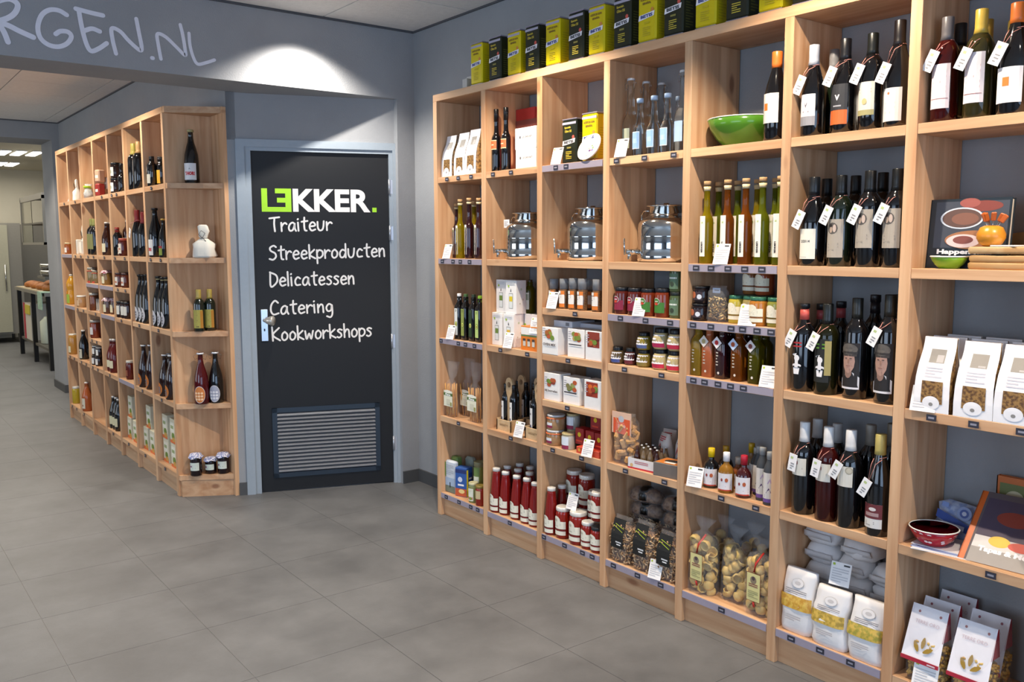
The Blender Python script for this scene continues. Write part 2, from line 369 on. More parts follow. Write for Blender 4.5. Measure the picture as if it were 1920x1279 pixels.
# ================================================================== ROOM
YB, ZB, ZC, XW, XLW, ZK = 4.72, 2.365, 2.77, 2.862, 1.842, 2.70
def floor_():
    f = struct('floor', lambda b: b.box(-4.5, -3.6, -.12, 4.2, 17.2, -.0015, JOINT))
    me = None
    def tile(b): b.box(-.2491, -.2491, -.0015, .2491, .2491, 0, FLOOR, bev=.0)
    for i in range(-3, 5):
        for j in range(22):
            part('tile', 'floor_tile', tile, f, (1.06+.25+.5*i-.0+.0, 1.365+.25-.5+.5*j, 0))
    def rest(b):
        for i in range(-11, 6):
            for j in range(-9, 31):
                if -3 <= i < 5 and 0 <= j < 22: continue
                x, y = 1.31+.5*i, 1.115+.5*j; b.box(x-.2491, y-.2491, -.0015, x+.2491, y+.2491, 0, FLOOR)
    o = part('tiles_beyond', None, rest, f); o['kind'] = 'stuff'
floor_()
def ceiling_():
    GRID = M('8f8d8a', .8)
    c = struct('ceiling', lambda b: b.box(-4.5, -3.6, ZC+.006, XW+.2, YB+.02, ZC+.1, GRID))
    def tile(b): b.box(-.296, -.296, 0, .296, .296, .006, CEIL)
    for i in range(12):
        for j in range(14):
            x, y = 2.27+.3-.6*i, 4.107+.3-.6*j
            if y < -3.3 or x < -4.2: continue
            part('ceiling_tile', 'ct', tile, c, (x, y, ZC))
    part('ceiling_tile', None, lambda b: b.box(2.574+.3-.298, -3.3, ZC, XW, YB, ZC+.006, CEIL), c) if False else None
    for i in range(12):
        x = 2.57-.6*i
        part('ceiling_tile', 'ctn', lambda b: b.box(-.296, -.002, 0, .296, -.0+.006+.0, .006, CEIL), c, (x, 4.711, ZC)) if False else None
    k = struct('ceiling_passage', lambda b: b.box(-4.5, 5.06, ZK+.006, XLW+.3, 9.85, ZK+.1, GRID))
    for i in range(8):
        for j in range(8):
            w = .296
            part('ceiling_tile', 'ct', tile, k, (1.41-.6*i, 5.36+.6*j, ZK))
    for j in range(8):
        part('ceiling_tile', 'ct2', lambda b: b.box(-.062, -.296, 0, .062, .296, .006, CEIL), k, (1.775, 5.36+.6*j, ZK))
    kk = struct('ceiling_kitchen', lambda b: b.box(-1.5, 10.1, 2.70, 4.2, 17.1, 2.8, M('c9c4b5', .8)))
ceiling_()
# walls ------------------------------------------------------------
wr = struct('wall_right', lambda b: b.box(XW, -3.6, 0, XW+.15, YB+.3, 2.85, WALL))
struct('wall_pier', lambda b: b.box(2.742, YB, 0, XW, YB+.35, 2.365, WALL))
bm_ = struct('beam', lambda b: b.box(-4.5, YB, ZB, XW, 5.06, 2.85, WALL))
struct('wall_passage', lambda b: (b.box(XLW, 5.10, 0, XLW+.1, 9.8, 2.80, WALL),))
struct('wall_far', lambda b: (b.box(1.775, 9.8, 0, 2.4, 10.35, 2.85, WALL), b.box(-4.5, 9.8, 2.53, 1.775, 10.35, 2.85, WALL), b.box(-4.5, 9.8, 0, -1.4, 10.35, 2.53, WALL)))
struct('wall_left', lambda b: (b.box(-4.6, -3.6, 0, -4.5, -1, 2.85, WALL), b.box(-4.6, 3.2, 0, -4.5, 17, 2.85, WALL), b.box(-4.6, -1, 0, -4.5, 3.2, .4, WALL), b.box(-4.6, -1, 2.6, -4.5, 3.2, 2.85, WALL)))
struct('wall_front', lambda b: (b.box(-4.5, -3.6, 0, -3.1, -3.5, 2.85, WALL), b.box(2.0, -3.6, 0, 2.9, -3.5, 2.85, WALL), b.box(-3.1, -3.6, 2.5, 2.0, -3.5, 2.85, WALL), b.box(-3.1, -3.6, 0, 2.0, -3.5, .12, WALL)))
struct('wall_kitchen', lambda b: (b.box(-1.5, 16.3, 0, 4.2, 16.4, 2.75, WHITEW), b.box(4.1, 10.3, 0, 4.2, 16.4, 2.75, WHITEW), b.box(-1.6, 10.3, 0, -1.5, 16.4, 2.75, WHITEW)))
# skirting
struct('baseboard_right', lambda b: (b.box(2.742, YB-.012, 0, XW, YB, .078, SKIRT), b.box(XW-.012, 4.07, 0, XW, YB-.012, .078, SKIRT)))
struct('baseboard_far', lambda b: (b.box(1.763, 9.788, 0, 1.84, 9.8, .08, SKIRT), b.box(1.763, 9.8, 0, 1.775, 10.35, .08, SKIRT)))

EDGE = M('55565a', .7)
struct('trim_1', lambda b: (b.box(-4.5, YB-.010, ZC-.010, XW, YB, ZC, EDGE)))
struct('trim_2', lambda b: (b.box(XW-.010, -3.5, ZC-.010, XW, YB-.010, ZC, EDGE)))
struct('trim_3', lambda b: (b.box(XLW-.010, 5.1, ZK-.010, XLW, 9.79, ZK, EDGE), b.box(-4.5, 9.79, ZK-.010, XLW-.01, 9.8, ZK, EDGE)))
# angled door wall -------------------------------------------------
DP = Vector((1.9572, 5.0543, 0)); DA = math.atan2(-.34999, .93675)
dw = empty('wall_door', DP, DA); dw['kind'] = 'structure'
DG = M('8e9aa4', .35); DFR = M('99a4ae', .4)
part('wall_panel', None, lambda b: (b.box(-.13, 0, 0, -.08, .3, 2.37, WALL), b.box(.845, .0, 0, .86, .3, 2.37, WALL), b.box(-.13, 0, 2.10, .86, .3, 2.37, WALL)), dw)
part('skirting', None, lambda b: b.box(-.13, -.012, 0, -.082, 0, .076, SKIRT), dw)
door = empty('door_1', DP, DA); door['kind'] = 'structure'; door['label'] = 'black door lettered in white with a green and white logo'
def frame(b):
    for x0, x1 in ((-.085, -.036), (.824, .85)): b.box(x0, -.014, 0, x1, .02, 2.105, DFR)
    b.box(-.085, -.0141, 2.062, .85, .02, 2.105, DFR)
    for x0, x1 in ((-.036, -.002), (.802, .824)): b.box(x0, -.004, 0, x1, .06, 2.062, DFR)
    b.box(-.036, -.0041, 2.040, .824, .06, 2.062, DFR)
    b.box(-.085, .02, 0, -.002, .1, 2.10, DFR); b.box(.802, .02, 0, .85, .1, 2.1, DFR); b.box(-.085, .02, 2.04, .85, .1, 2.1, DFR)
part('door_frame', None, frame, door)
BLK = M('0b0d11', .55)
lf = part('door_leaf', None, lambda b: b.box(-.001, .012, .006, .801, .052, 2.038, BLK), door)
LY = .0115
def logo(b):
    g = 'a5e02c'
    R = [(.052, 1.718, .085, 1.826), (.052, 1.690, .222, 1.718), (.188, 1.718, .222, 1.826), (.130, 1.798, .188, 1.826), (.140, 1.744, .188, 1.772), (.700, 1.692, .726, 1.719)]
    mt = M(g, .5)
    for r in R: b.add([(r[0], LY, r[1]), (r[2], LY, r[1]), (r[2], LY, r[3]), (r[0], LY, r[3])], [(0, 1, 2, 3)], mt)
part('green_logo', None, logo, lf)['label'] = 'green letters L and mirrored E with green full stop'
def kker(b):
    vs, fs = text_geo('KKER', .036, 6); b.add([(.460+x*.458, LY, 1.691+y*.135) for x, y in vs], fs, WHITE)
part('lettering', None, kker, lf)
GL = {'T': (.66, [[(0, .93), (.66, 1)], [(.34, .95), (.31, .5), (.35, 0)]]), 'r': (.36, [[(0, .6), (.02, 0)], [(.02, .32), (.12, .5), (.26, .58), (.36, .5)]]),
 'a': (.52, [[(.42, .5), (.28, .6), (.1, .48), (.02, .22), (.1, .02), (.27, .06), (.38, .3), (.42, .56), (.42, .2), (.5, 0)]]), 'i': (.13, [[(0, .6), (.03, 0)], [(-.01, .82), (.01, .85)]]),
 't': (.4, [[(.19, .95), (.17, .4), (.21, .05), (.33, 0)], [(0, .65), (.4, .7)]]), 'e': (.44, [[(.04, .3), (.38, .36), (.34, .54), (.19, .6), (.04, .42), (.03, .18), (.16, 0), (.4, .08)]]),
 'u': (.5, [[(0, .62), (.02, .2), (.14, 0), (.32, .06), (.4, .3), (.43, .66)]]), 'S': (.5, [[(.46, .9), (.3, 1), (.06, .86), (.1, .64), (.38, .46), (.44, .2), (.24, 0), (0, .06)]]),
 'k': (.42, [[(0, 1), (.03, 0)], [(.36, .64), (.05, .28), (.42, 0)]]), 'p': (.44, [[(0, .6), (.03, -.36)], [(.01, .42), (.16, .6), (.38, .5), (.4, .22), (.2, .03), (.03, .1)]]),
 'o': (.44, [[(.2, .6), (.05, .45), (.03, .15), (.17, 0), (.36, .12), (.4, .4), (.24, .6), (.18, .59)]]), 'd': (.5, [[(.4, .5), (.2, .58), (.03, .35), (.08, .05), (.28, .04), (.42, .3)], [(.43, 1), (.44, 0)]]),
 'c': (.42, [[(.38, .5), (.2, .6), (.03, .35), (.1, .04), (.38, .05)]]), 'n': (.42, [[(0, .6), (.02, 0)], [(.02, .32), (.18, .58), (.33, .5), (.37, 0)]]),
 'D': (.54, [[(.02, .98), (.03, 0), (.3, .08), (.5, .4), (.42, .78), (0, 1)]]), 'l': (.12, [[(0, 1), (.03, 0)]]), 's': (.38, [[(.34, .56), (.18, .62), (.04, .5), (.26, .3), (.3, .12), (.14, 0), (0, .06)]]),
 'C': (.54, [[(.5, .84), (.3, 1), (.06, .7), (.03, .25), (.2, 0), (.52, .08)]]), 'g': (.48, [[(.4, .5), (.2, .6), (.03, .35), (.12, .08), (.34, .14), (.4, .52), (.43, -.1), (.3, -.38), (.06, -.3)]]),
 'K': (.54, [[(0, 1), (.04, 0)], [(.48, .92), (.05, .42), (.54, 0)]]), 'w': (.6, [[(0, .6), (.1, 0), (.28, .42), (.42, 0), (.56, .6)]]), 'h': (.42, [[(0, 1), (.03, 0)], [(.03, .32), (.18, .58), (.34, .5), (.38, 0)]])}
def smooth(pts, n=5):
    if len(pts) < 3: return [Vector(p) for p in pts]
    P = [Vector(p) for p in pts]; P = [2*P[0]-P[1]]+P+[2*P[-1]-P[-2]]; out = []
    for i in range(1, len(P)-2):
        for k in range(n):
            t = k/n; a, b, c, d = P[i-1:i+3]
            out.append(.5*((2*b)+(c-a)*t+(2*a-5*b+4*c-d)*t*t+(3*b-a-3*c+d)*t**3))
    out.append(P[-2]); return out
def ribbon(b, pts, w, f, mat, n=5):
    P = smooth(pts, n); vs = []; fs = []; N = len(P)
    for i, p in enumerate(P):
        t = P[min(i+1, N-1)]-P[max(i-1, 0)]; t.normalize(); q = Vector((-t.y, t.x)); vs += [f(*(p+q*w)), f(*(p-q*w))]
    for i in range(N-1): fs.append((2*i, 2*i+1, 2*i+3, 2*i+2))
    b.add([Vector(v)-Vector((0, .0001*((getattr(b, 'k', 0)+1) % 7), 0)) for v in vs], fs, mat)
    b.k = getattr(b, 'k', 0)+1
    for k, p in enumerate((P[0], P[-1])):
        b.add([Vector(f(*(p+Vector((math.cos(a*PI/5), math.sin(a*PI/5)))*w)))+Vector((0, -.0003*(k+1)-.0001*(b.k % 7), 0)) for a in range(10)], [tuple(range(10))], mat)
def word(b, w, s0, s1, z0, z1):   # baseline z0 -> z1, cap height H
    H = .082; tot = sum(GL[c][0]+.12 for c in w)-.12; sc = (s1-s0)/tot; x = 0
    for c in w:
        for st in GL[c][1]:
            def f(u, v): s = s0+u; return (s, LY, z0+(z1-z0)*(s-s0)/(s1-s0)+v)
            ribbon(b, [((x+px)*sc, py*H) for px, py in st], .0052, f, WHITE)
        x += GL[c][0]+.12
for w, a in {'Traiteur': (.093, .455, 1.575, 1.583), 'Streekproducten': (.087, .772, 1.408, 1.424), 'Delicatessen': (.086, .582, 1.252, 1.258), 'Catering': (.083, .45, 1.082, 1.090), 'Kookworkshops': (.088, .682, .925, .935)}.items():
    part('lettering', None, lambda b, w=w, a=a: word(b, w, *a), lf)
def grille(b):
    x0, x1, z0, z1 = .072, .720, .088, .516; G = M('22303f', .35)
    for r in ((x0, z0, x1, z0+.028), (x0, z1-.028, x1, z1), (x0, z0, x0+.03, z1), (x1-.03, z0, x1, z1)): b.box(r[0], 0, r[1], r[2], .0125, r[3], G)
    b.box(x0+.02, .0117, z0+.02, x1-.02, .0122, z1-.02, M('05070a', .6))
vg = part('vent_grille', None, grille, door)
def slat(b):
    b.add([(-.295, -.009, -.0065), (.295, -.009, -.0065), (.295, .008, .003), (-.295, .008, .003), (-.295, -.0105, -.0005), (.295, -.0105, -.0005), (.295, .0065, .009), (-.295, .0065, .009)],
          [(0, 3, 2, 1), (4, 5, 6, 7), (0, 1, 5, 4), (3, 7, 6, 2), (0, 4, 7, 3), (1, 2, 6, 5)], M('8f9298', .4, .2))
for i in range(16): part('slat', 'slat', slat, vg, (.396, .003, .1295+i*.0229))
hp = part('handle_plate', None, lambda b: (b.box(.026, .0, .925, .066, .012, 1.115, M('c9ced6', .25, .8), bev=.002), b.box(.041, -.002, .985, .049, .0, 1.0, BLACKM)), door)
def knob(b):
    mt = M('c9c5bc', .3, .6)
    b.tube([(.046, -.001, 1.05), (.050, -.024, 1.05), (.062, -.038, 1.052)], .011, mt, 12)
    b.lathe([(.012, 0), (.018, .006), (.027, .03), (.029, .045), (.024, .052), (0, .053)], mt, 20, M4=Matrix.Translation((.052, -.030, 1.05)) @ Matrix.Rotation(1.15, 4, 'Z') @ Matrix.Rotation(PI/2, 4, 'X'))
part('knob', None, knob, hp)
for z in (1.80, 1.52, .855, .21): part('hinge', 'hinge', lambda b: (b.tube([(0, -.006, 0), (0, -.006, .09)], .006, M('c9ced6', .3, .7), 8), b.box(-.004, -.004, .004, .02, .0115, .086, M('c9ced6', .3, .7))), door, (.803, 0, z))
# beam lettering -----------------------------------------------------
LET = M('e2e3ee', .5)
S = lambda pts: [(x/4, y/4) for x, y in pts]
LETTERS = {
 'R': ([[(-60, 330), (-45, 200), (-70, 60), (-20, 10), (70, -8), (130, 30), (120, 85), (70, 130), (-30, 165)], [(-20, 165), (60, 190), (150, 235), (250, 280)], [(-10, 180), (30, 240), (60, 315)]], 5.2),
 'G': ([[(500, 112), (440, 78), (370, 75), (312, 115), (284, 200), (302, 282), (362, 335), (440, 350), (505, 325), (535, 275), (510, 240), (455, 234), (418, 255)]], 4.6),
 'E': ([[(568, 65), (680, 95), (772, 116)], [(590, 75), (613, 200), (645, 320), (682, 382), (740, 365), (800, 325)], [(628, 232), (690, 215), (748, 236)]], 4.6),
 'N': ([[(870, 402), (845, 300), (838, 214), (900, 235), (970, 310), (1050, 378), (1062, 350), (1045, 260), (1022, 142)]], 4.2),
 'dot': ([[(1140, 435), (1147, 436)]], 4.2),
 'N2': ([[(1207, 442), (1188, 340), (1180, 256), (1240, 275), (1320, 350), (1388, 415), (1388, 370), (1370, 260), (1352, 186)]], 3.8),
 'L': ([[(1417, 250), (1425, 340), (1450, 430), (1482, 480), (1540, 472), (1608, 450)]], 3.6)}
let = None
def beam_letters(b, key):
    sts, w = LETTERS[key]
    for st in sts:
        pts = []
        for x, y in S(st): P = on_y(x, y, YB-.002); pts.append((P.x, P.z))
        w2 = w/430
        ribbon(b, pts, w2, lambda u, v: (u, YB-.002, v), LET, 6)
for key in LETTERS: part('letter', None, lambda b, k=key: beam_letters(b, k), bm_)

# ================================================================== SHELVES
RAIL = M('9b93a2', .35)
def price_tag(b):
    b.box(-.001, -.015, -.0095, .0003, .015, .0095, M('2b2c3a', .5))
    b.add([(-.0013, .009, -.003), (-.0013, -.009, -.003), (-.0013, -.009, .003), (-.0013, .009, .003)], [(0, 1, 2, 3)], M('8c8c99', .6))
def unit(name, label, x0, x1, ystart, pitch, n, shelves, tags, rails, step=-1):
    u = empty(name, (x0, ystart, 0)); tag(u, label, 'shelving')
    loc = lambda x, y, z: (x-x0, y-ystart, z)
    for k in range(n+1):
        ya = ystart+step*k*pitch; yb = ya-TH; yc = (ya+yb)/2
        part('upright', (x0, 'up'), lambda b: b.box(0, -TH/2, 0, x1-x0, TH/2, 2.2472, WZ, bev=.0012), u, loc(x0, yc, 0))
    ylo, yhi = sorted((ystart+step*n*pitch-TH, ystart+step*n*pitch, ystart, ystart-TH))[0], sorted((ystart, ystart+step*n*pitch))[-1]
    L = yhi-ylo
    part('top_board', (x0, 'top'), lambda b: b.box(0, -L/2, 0, x1-x0, L/2, .036, WY, bev=.0012), u, loc(x0, (ylo+yhi)/2, 2.2474))
    bw = pitch-TH
    for c in range(1, n+1):
        if step < 0: yr = ystart-(c-1)*pitch-TH; yl = yr-bw
        else: yl = ystart+(c-1)*pitch; yr = yl+bw
        yc = (yl+yr)/2
        for row in shelves(c):
            z = ROWS[row]; th = .031 if row != 'G' else .031
            sb = part('shelf_board', (x0, 'sb'), lambda b: b.box(0, -bw/2+.0005, -.031, x1-x0-.002, bw/2-.0005, 0, WY, bev=.001), u, loc(x0+.002, yc, z))
            if (c, row) in rails: part('price_rail', (x0, 'rail'), lambda b: b.box(-.0035, -bw/2+.003, -.029, -.0, bw/2-.003, -.002, RAIL), sb)
            for px in tags.get((c, row), ()):
                y = on_x(px, 500, x0).y
                for _ in range(4):
                    # column px at height z
                    P = on_x(px, 500 if _ == 0 else pyy, x0); q = Vector((x0, P.y, z-.015))-CAM; a = q.dot(fw); pyy = 639.5-F_PX*q.dot(CU)/a
                y = P.y
                part('price_tag', 'ptag', price_tag, sb, (-.0045, y-yc, -.0155))
        part('plinth_board', (x0, 'pl'), lambda b: b.box(.022, -bw/2+.0005, 0, .042, bw/2-.0005, .098, WY), u, loc(x0, yc, 0))
    return u
def sh_r(c): return {1: 'ABCEG', 2: 'ABCEG', 3: 'ABHCJEG', 4: 'ABHCEG', 5: 'ABHCEG', 6: 'ABCEG', 7: 'ABCEG', 8: 'ABCEG'}[c]
z1 = lambda ox, s, *xs: [ox+x/s for x in xs]
TAGS_R = {(1, 'A'): z1(800, 5.486, 212, 328, 460), (2, 'A'): z1(800, 5.486, 685, 870), (3, 'A'): z1(800, 5.486, 1332, 1438), (4, 'A'): z1(1120, 5.333, 195, 475, 768),
 (1, 'B'): z1(800, 5.486, 165, 275, 350, 445), (5, 'B'): z1(1120, 5.189, 965, 1110, 1275, 1438, 1605), (1, 'C'): z1(800, 5.486, 152, 330, 403, 495), (2, 'C'): z1(800, 5.486, 762, 1038),
 (3, 'H'): z1(800, 5.486, 1530), (4, 'H'): z1(1120, 5.189, 228, 473, 712), (5, 'H'): z1(1120, 5.189, 935, 1108, 1305, 1418, 1558, 1695), (3, 'C'): z1(800, 5.486, 1457), (4, 'C'): z1(1120, 5.189, 268, 628),
 (5, 'C'): z1(1120, 5.189, 938, 1047, 1178, 1300, 1425), (1, 'E'): z1(800, 5.486, 330), (2, 'E'): z1(800, 5.486, 868), (3, 'J'): z1(800, 5.486, 1450), (3, 'E'): z1(810, 5.56, 1262, 1562),
 (4, 'E'): z1(1120, 5.333, 285, 675), (5, 'E'): z1(1120, 5.333, 1243, 1588), (1, 'G'): z1(810, 5.56, 152, 285, 408, 480), (2, 'G'): z1(810, 5.56, 815), (3, 'G'): z1(1000, 5.117, 105, 303, 475, 568),
 (4, 'G'): z1(1120, 4.411, 136, 335, 527), (5, 'G'): z1(1120, 4.411, 1030), (6, 'G'): z1(1430, 3.918, 212, 425, 648), (7, 'C'): z1(1440, 4, 1228, 1545, 1905), (7, 'E'): z1(1430, 3.918, 1678)}
RAILS_R = {(1, 'B'), (5, 'B'), (1, 'C'), (4, 'H'), (5, 'H'), (5, 'C'), (1, 'G'), (2, 'G'), (3, 'G'), (4, 'G'), (5, 'G'), (6, 'G'), (3, 'A')}
unit('shelf_unit', 'long light pine wall shelving with seven full columns of groceries and wine', XR, XW-.003, Y0, PIT, 8, sh_r, TAGS_R, RAILS_R)
def sh_l(c): return {1: 'ABCEG', 2: 'ABCEG', 3: 'ABHCEG', 4: 'ABHCEG', 5: 'ABHCJEG', 6: 'ABCEG', 7: 'ABCEG'}[c]
zz = lambda *xs: [80+x/3.655 for x in xs]; zy = lambda *xs: [80+x/4.918 for x in xs]
TAGS_L = {(1, 'A'): [80+1030/5.05], (3, 'A'): [80+655/5.05, 80+700/5.05], (4, 'A'): [80+560/5.05], (6, 'A'): [80+308/5.05], (7, 'A'): [80+205/5.05], (1, 'B'): zy(998, 1090), (3, 'B'): zy(668, 758), (4, 'B'): zy(570), (5, 'B'): zy(420, 470), (6, 'B'): zy(303, 353),
 (3, 'H'): zy(695, 765), (1, 'C'): zy(1070), (2, 'C'): zy(893), (3, 'C'): zy(728), (5, 'C'): zy(490), (6, 'C'): zy(325, 378), (1, 'E'): zz(818), (2, 'E'): zz(686), (4, 'E'): zz(462), (6, 'E'): zz(268, 300), (7, 'E'): zz(190, 218), (5, 'J'): zz(340, 372), (5, 'E'): zz(345, 380),
 (1, 'G'): zz(842), (2, 'G'): zz(706), (3, 'G'): zz(592), (4, 'G'): zz(486), (6, 'G'): zz(286), (7, 'G'): zz(205, 235)}
RAILS_L = {(5, 'H'), (4, 'H'), (7, 'B'), (4, 'C'), (7, 'C'), (3, 'E')}
YL = 5.329
unit('shelf_unit', 'far light pine wall shelving in the passage beside the black door', XL, XLW-.003, YL, .43426, 7, sh_l, TAGS_L, RAILS_L, step=1)
# triangular end case ----------------------------------------------
ec = empty('corner_shelf', (XL, 5.293, 0)); tag(ec, 'narrow triangular pine corner shelf closing the far unit beside the door', 'shelving')
YE = 5.292
def tri(z0, z1, inset=0.):
    a, b_, c, d_ = (XL+.002+inset, YE-.0005), (XL+.004+inset, YE-.02-inset*.3), (XLW-.032, 5.118+inset), (XLW-.032, YE-.0005)
    vs = [(x-XL, y-5.293, z) for z in (z0, z1) for x, y in (a, b_, c, d_)]
    return vs, [(3, 2, 1, 0)[::-1], (4, 5, 6, 7)[::-1], (0, 1, 5, 4)[::-1], (1, 2, 6, 5)[::-1], (2, 3, 7, 6)[::-1], (3, 0, 4, 7)[::-1]]
for r in 'ABCEG':
    z = ROWS[r]; part('shelf_board', None, lambda b: b.add(*tri(z-.031, z), WX), ec)
part('top_board', None, lambda b: b.add(*tri(2.2474, 2.2834), WX), ec)
part('plinth_board', None, lambda b: b.add(*tri(0, .098, .01), WX), ec)
part('end_board', None, lambda b: b.box(XLW-.031-XL, 5.100-5.293, 0, XLW-.003-XL, -.001, 2.2472, WZ), ec)
part('top_board', None, lambda b: b.box(XLW-.031-XL, 5.100-5.293, 2.2474, XLW-.003-XL, -.001, 2.2834, WX), ec)

# ================================================================== ITEM BUILDERS  (front faces local -y, origin on the base)
PROF = {
 'bord': [(0, 0), (.93, 0), (1, .012), (1, .3), (1, .63), (.97, .67), (.88, .71), (.72, .745), (.5, .78), (.4, .82), (.37, .9), (.37, .955), (.43, .96), (.43, 1), (0, 1)],
 'burg': [(0, 0), (.93, 0), (1, .012), (1, .3), (1, .48), (.96, .54), (.82, .63), (.62, .72), (.45, .8), (.38, .87), (.36, .955), (.42, .96), (.42, 1), (0, 1)],
 'beer': [(0, 0), (.93, 0), (1, .015), (1, .3), (.99, .42), (.9, .54), (.68, .66), (.46, .76), (.36, .85), (.33, .96), (.4, .965), (.4, 1), (0, 1)],
 'slim': [(0, 0), (.95, 0), (1, .01), (1, .3), (1, .5), (.96, .54), (.82, .57), (.62, .60), (.5, .64), (.46, .7), (.45, .915), (.52, .92), (.52, .94), (0, .94)],
 'dress': [(0, 0), (.93, 0), (1, .015), (1, .5), (1, .68), (.93, .73), (.7, .78), (.5, .82), (.47, .9), (.5, .905), (.5, .94), (0, .94)],
 'swing': [(0, 0), (.93, 0), (1, .015), (1, .3), (1, .42), (.92, .47), (.7, .52), (.58, .55), (.6, .56), (.5, .6), (.42, .75), (.4, .93), (.46, .94), (.46, .97), (0, .97)],
 'milk': [(0, 0), (.92, 0), (1, .02), (1, .22), (.97, .36), (.86, .58), (.7, .8), (.6, .89), (.6, .93), (0, .93)],
 'jar': [(0, 0), (.9, 0), (1, .04), (1, .4), (1, .77), (.96, .83), (.88, .87), (.86, .94), (0, .94)],
 'round': [(0, 0), (.78, 0), (.92, .08), (1, .25), (1, .42), (.92, .6), (.78, .75), (.7, .8), (.7, .82), (0, .82)],
 'flask': [(0, 0), (.94, 0), (1, .02), (1, .3), (1, .46), (.96, .53), (.82, .61), (.58, .67), (.38, .7), (.35, .74), (.35, .8), (0, .8)],
 'aero': [(0, 0), (.95, 0), (1, .012), (1, .4), (1, .62), (.95, .68), (.82, .74), (.6, .8), (.52, .85), (.52, .87), (0, .87)],
 'grind': [(0, 0), (.93, 0), (1, .02), (1, .3), (.98, .62), (.86, .66), (.86, .68), (0, .68)],
 'juice': [(0, 0), (.9, 0), (1, .03), (1, .35), (.85, .45), (.85, .5), (.98, .58), (.95, .72), (.7, .82), (.4, .9), (.38, .94), (0, .94)],
 'sauce': [(0, 0), (.93, 0), (1, .015), (1, .3), (1, .5), (.9, .58), (.62, .72), (.42, .82), (.38, .93), (.42, .935), (.42, .96), (0, .96)]}
AMBERD = M('2a0f08', .08, 0., 'darkglass'); ROSE = M('4a1210', .06, 0., 'glass', tr=.5); CLEAR = M('f4f8f6', .03, 0., 'glass', tr=1., ior=1.3)
OIL = {'y': M('a08a10', .06, 0., 'glass', tr=.55, ior=1.3), 'g': M('6e7612', .06, 0., 'glass', tr=.55, ior=1.3), 'd': M('2c0d12', .06, 0., 'darkglass'), 'a': M('8a4a12', .06, 0., 'glass', tr=.55, ior=1.3),
       'p': M('a85a35', .15, 0., 'plain', a=.03), 'gold': M('c6a43a', .06, 0., 'glass', tr=.7, ior=1.3), 'ol': M('59560e', .06, 0., 'glass', tr=.5, ior=1.3)}
CORK = M('c9a070', .8); TWINE = M('c98a80', .8); CARD = M('f2efee', .6)
def rad_at(prof, r, t):
    P = PROF[prof]
    for (a, za), (b, zb) in zip(P[1:], P[2:]):
        if za <= t <= zb and zb > za: return r*(a+(b-a)*(t-za)/(zb-za))
    return r*P[-2][0]
def hang_tag(root, h, r, side=-1, zf=.66, tilt=.45):
    key = ('tag', round(h, 2), round(r, 3), side, zf, tilt)
    mt = Matrix.Translation((side*r*.30, -r-.006, h*zf)) @ Matrix.Rotation(tilt, 4, 'Y')
    def card(b): b.box(-.0155, -.0008, -.062, .0155, .0008, 0, CARD, M4=mt); decos(b, [('r', -.009, -.018, .001, -.010, 'b9c98a'), ('l', -.006, -.056, .008, -.030, 3, '8f8f92')], lambda u, v, o: tuple(mt @ Vector((u, -.0008-o, v))))
    c = part('hang_tag', key, card, root)
    rn = r*.46
    def st(b):
        pts = [(rn*math.cos(a)*1.1, rn*math.sin(a)*1.1, h*.76+.006*math.cos(a)) for a in [i*2*PI/12 for i in range(12)]]
        b.tube(pts, .0011, TWINE, 5, closed=True)
        b.tube([(-rn*.6, -rn*1.1, h*.76), (side*r*.2, -r-.001, h*.71), tuple(mt @ Vector((0, 0, -.004)))], .0011, TWINE, 5)
        b.tube([(rn*.9, -rn*.9, h*.76), (r*.2, -r-.001, h*.72), tuple(mt @ Vector((.003, 0, -.006)))], .0011, TWINE, 5)
    part('string', key+('s',), st, c)
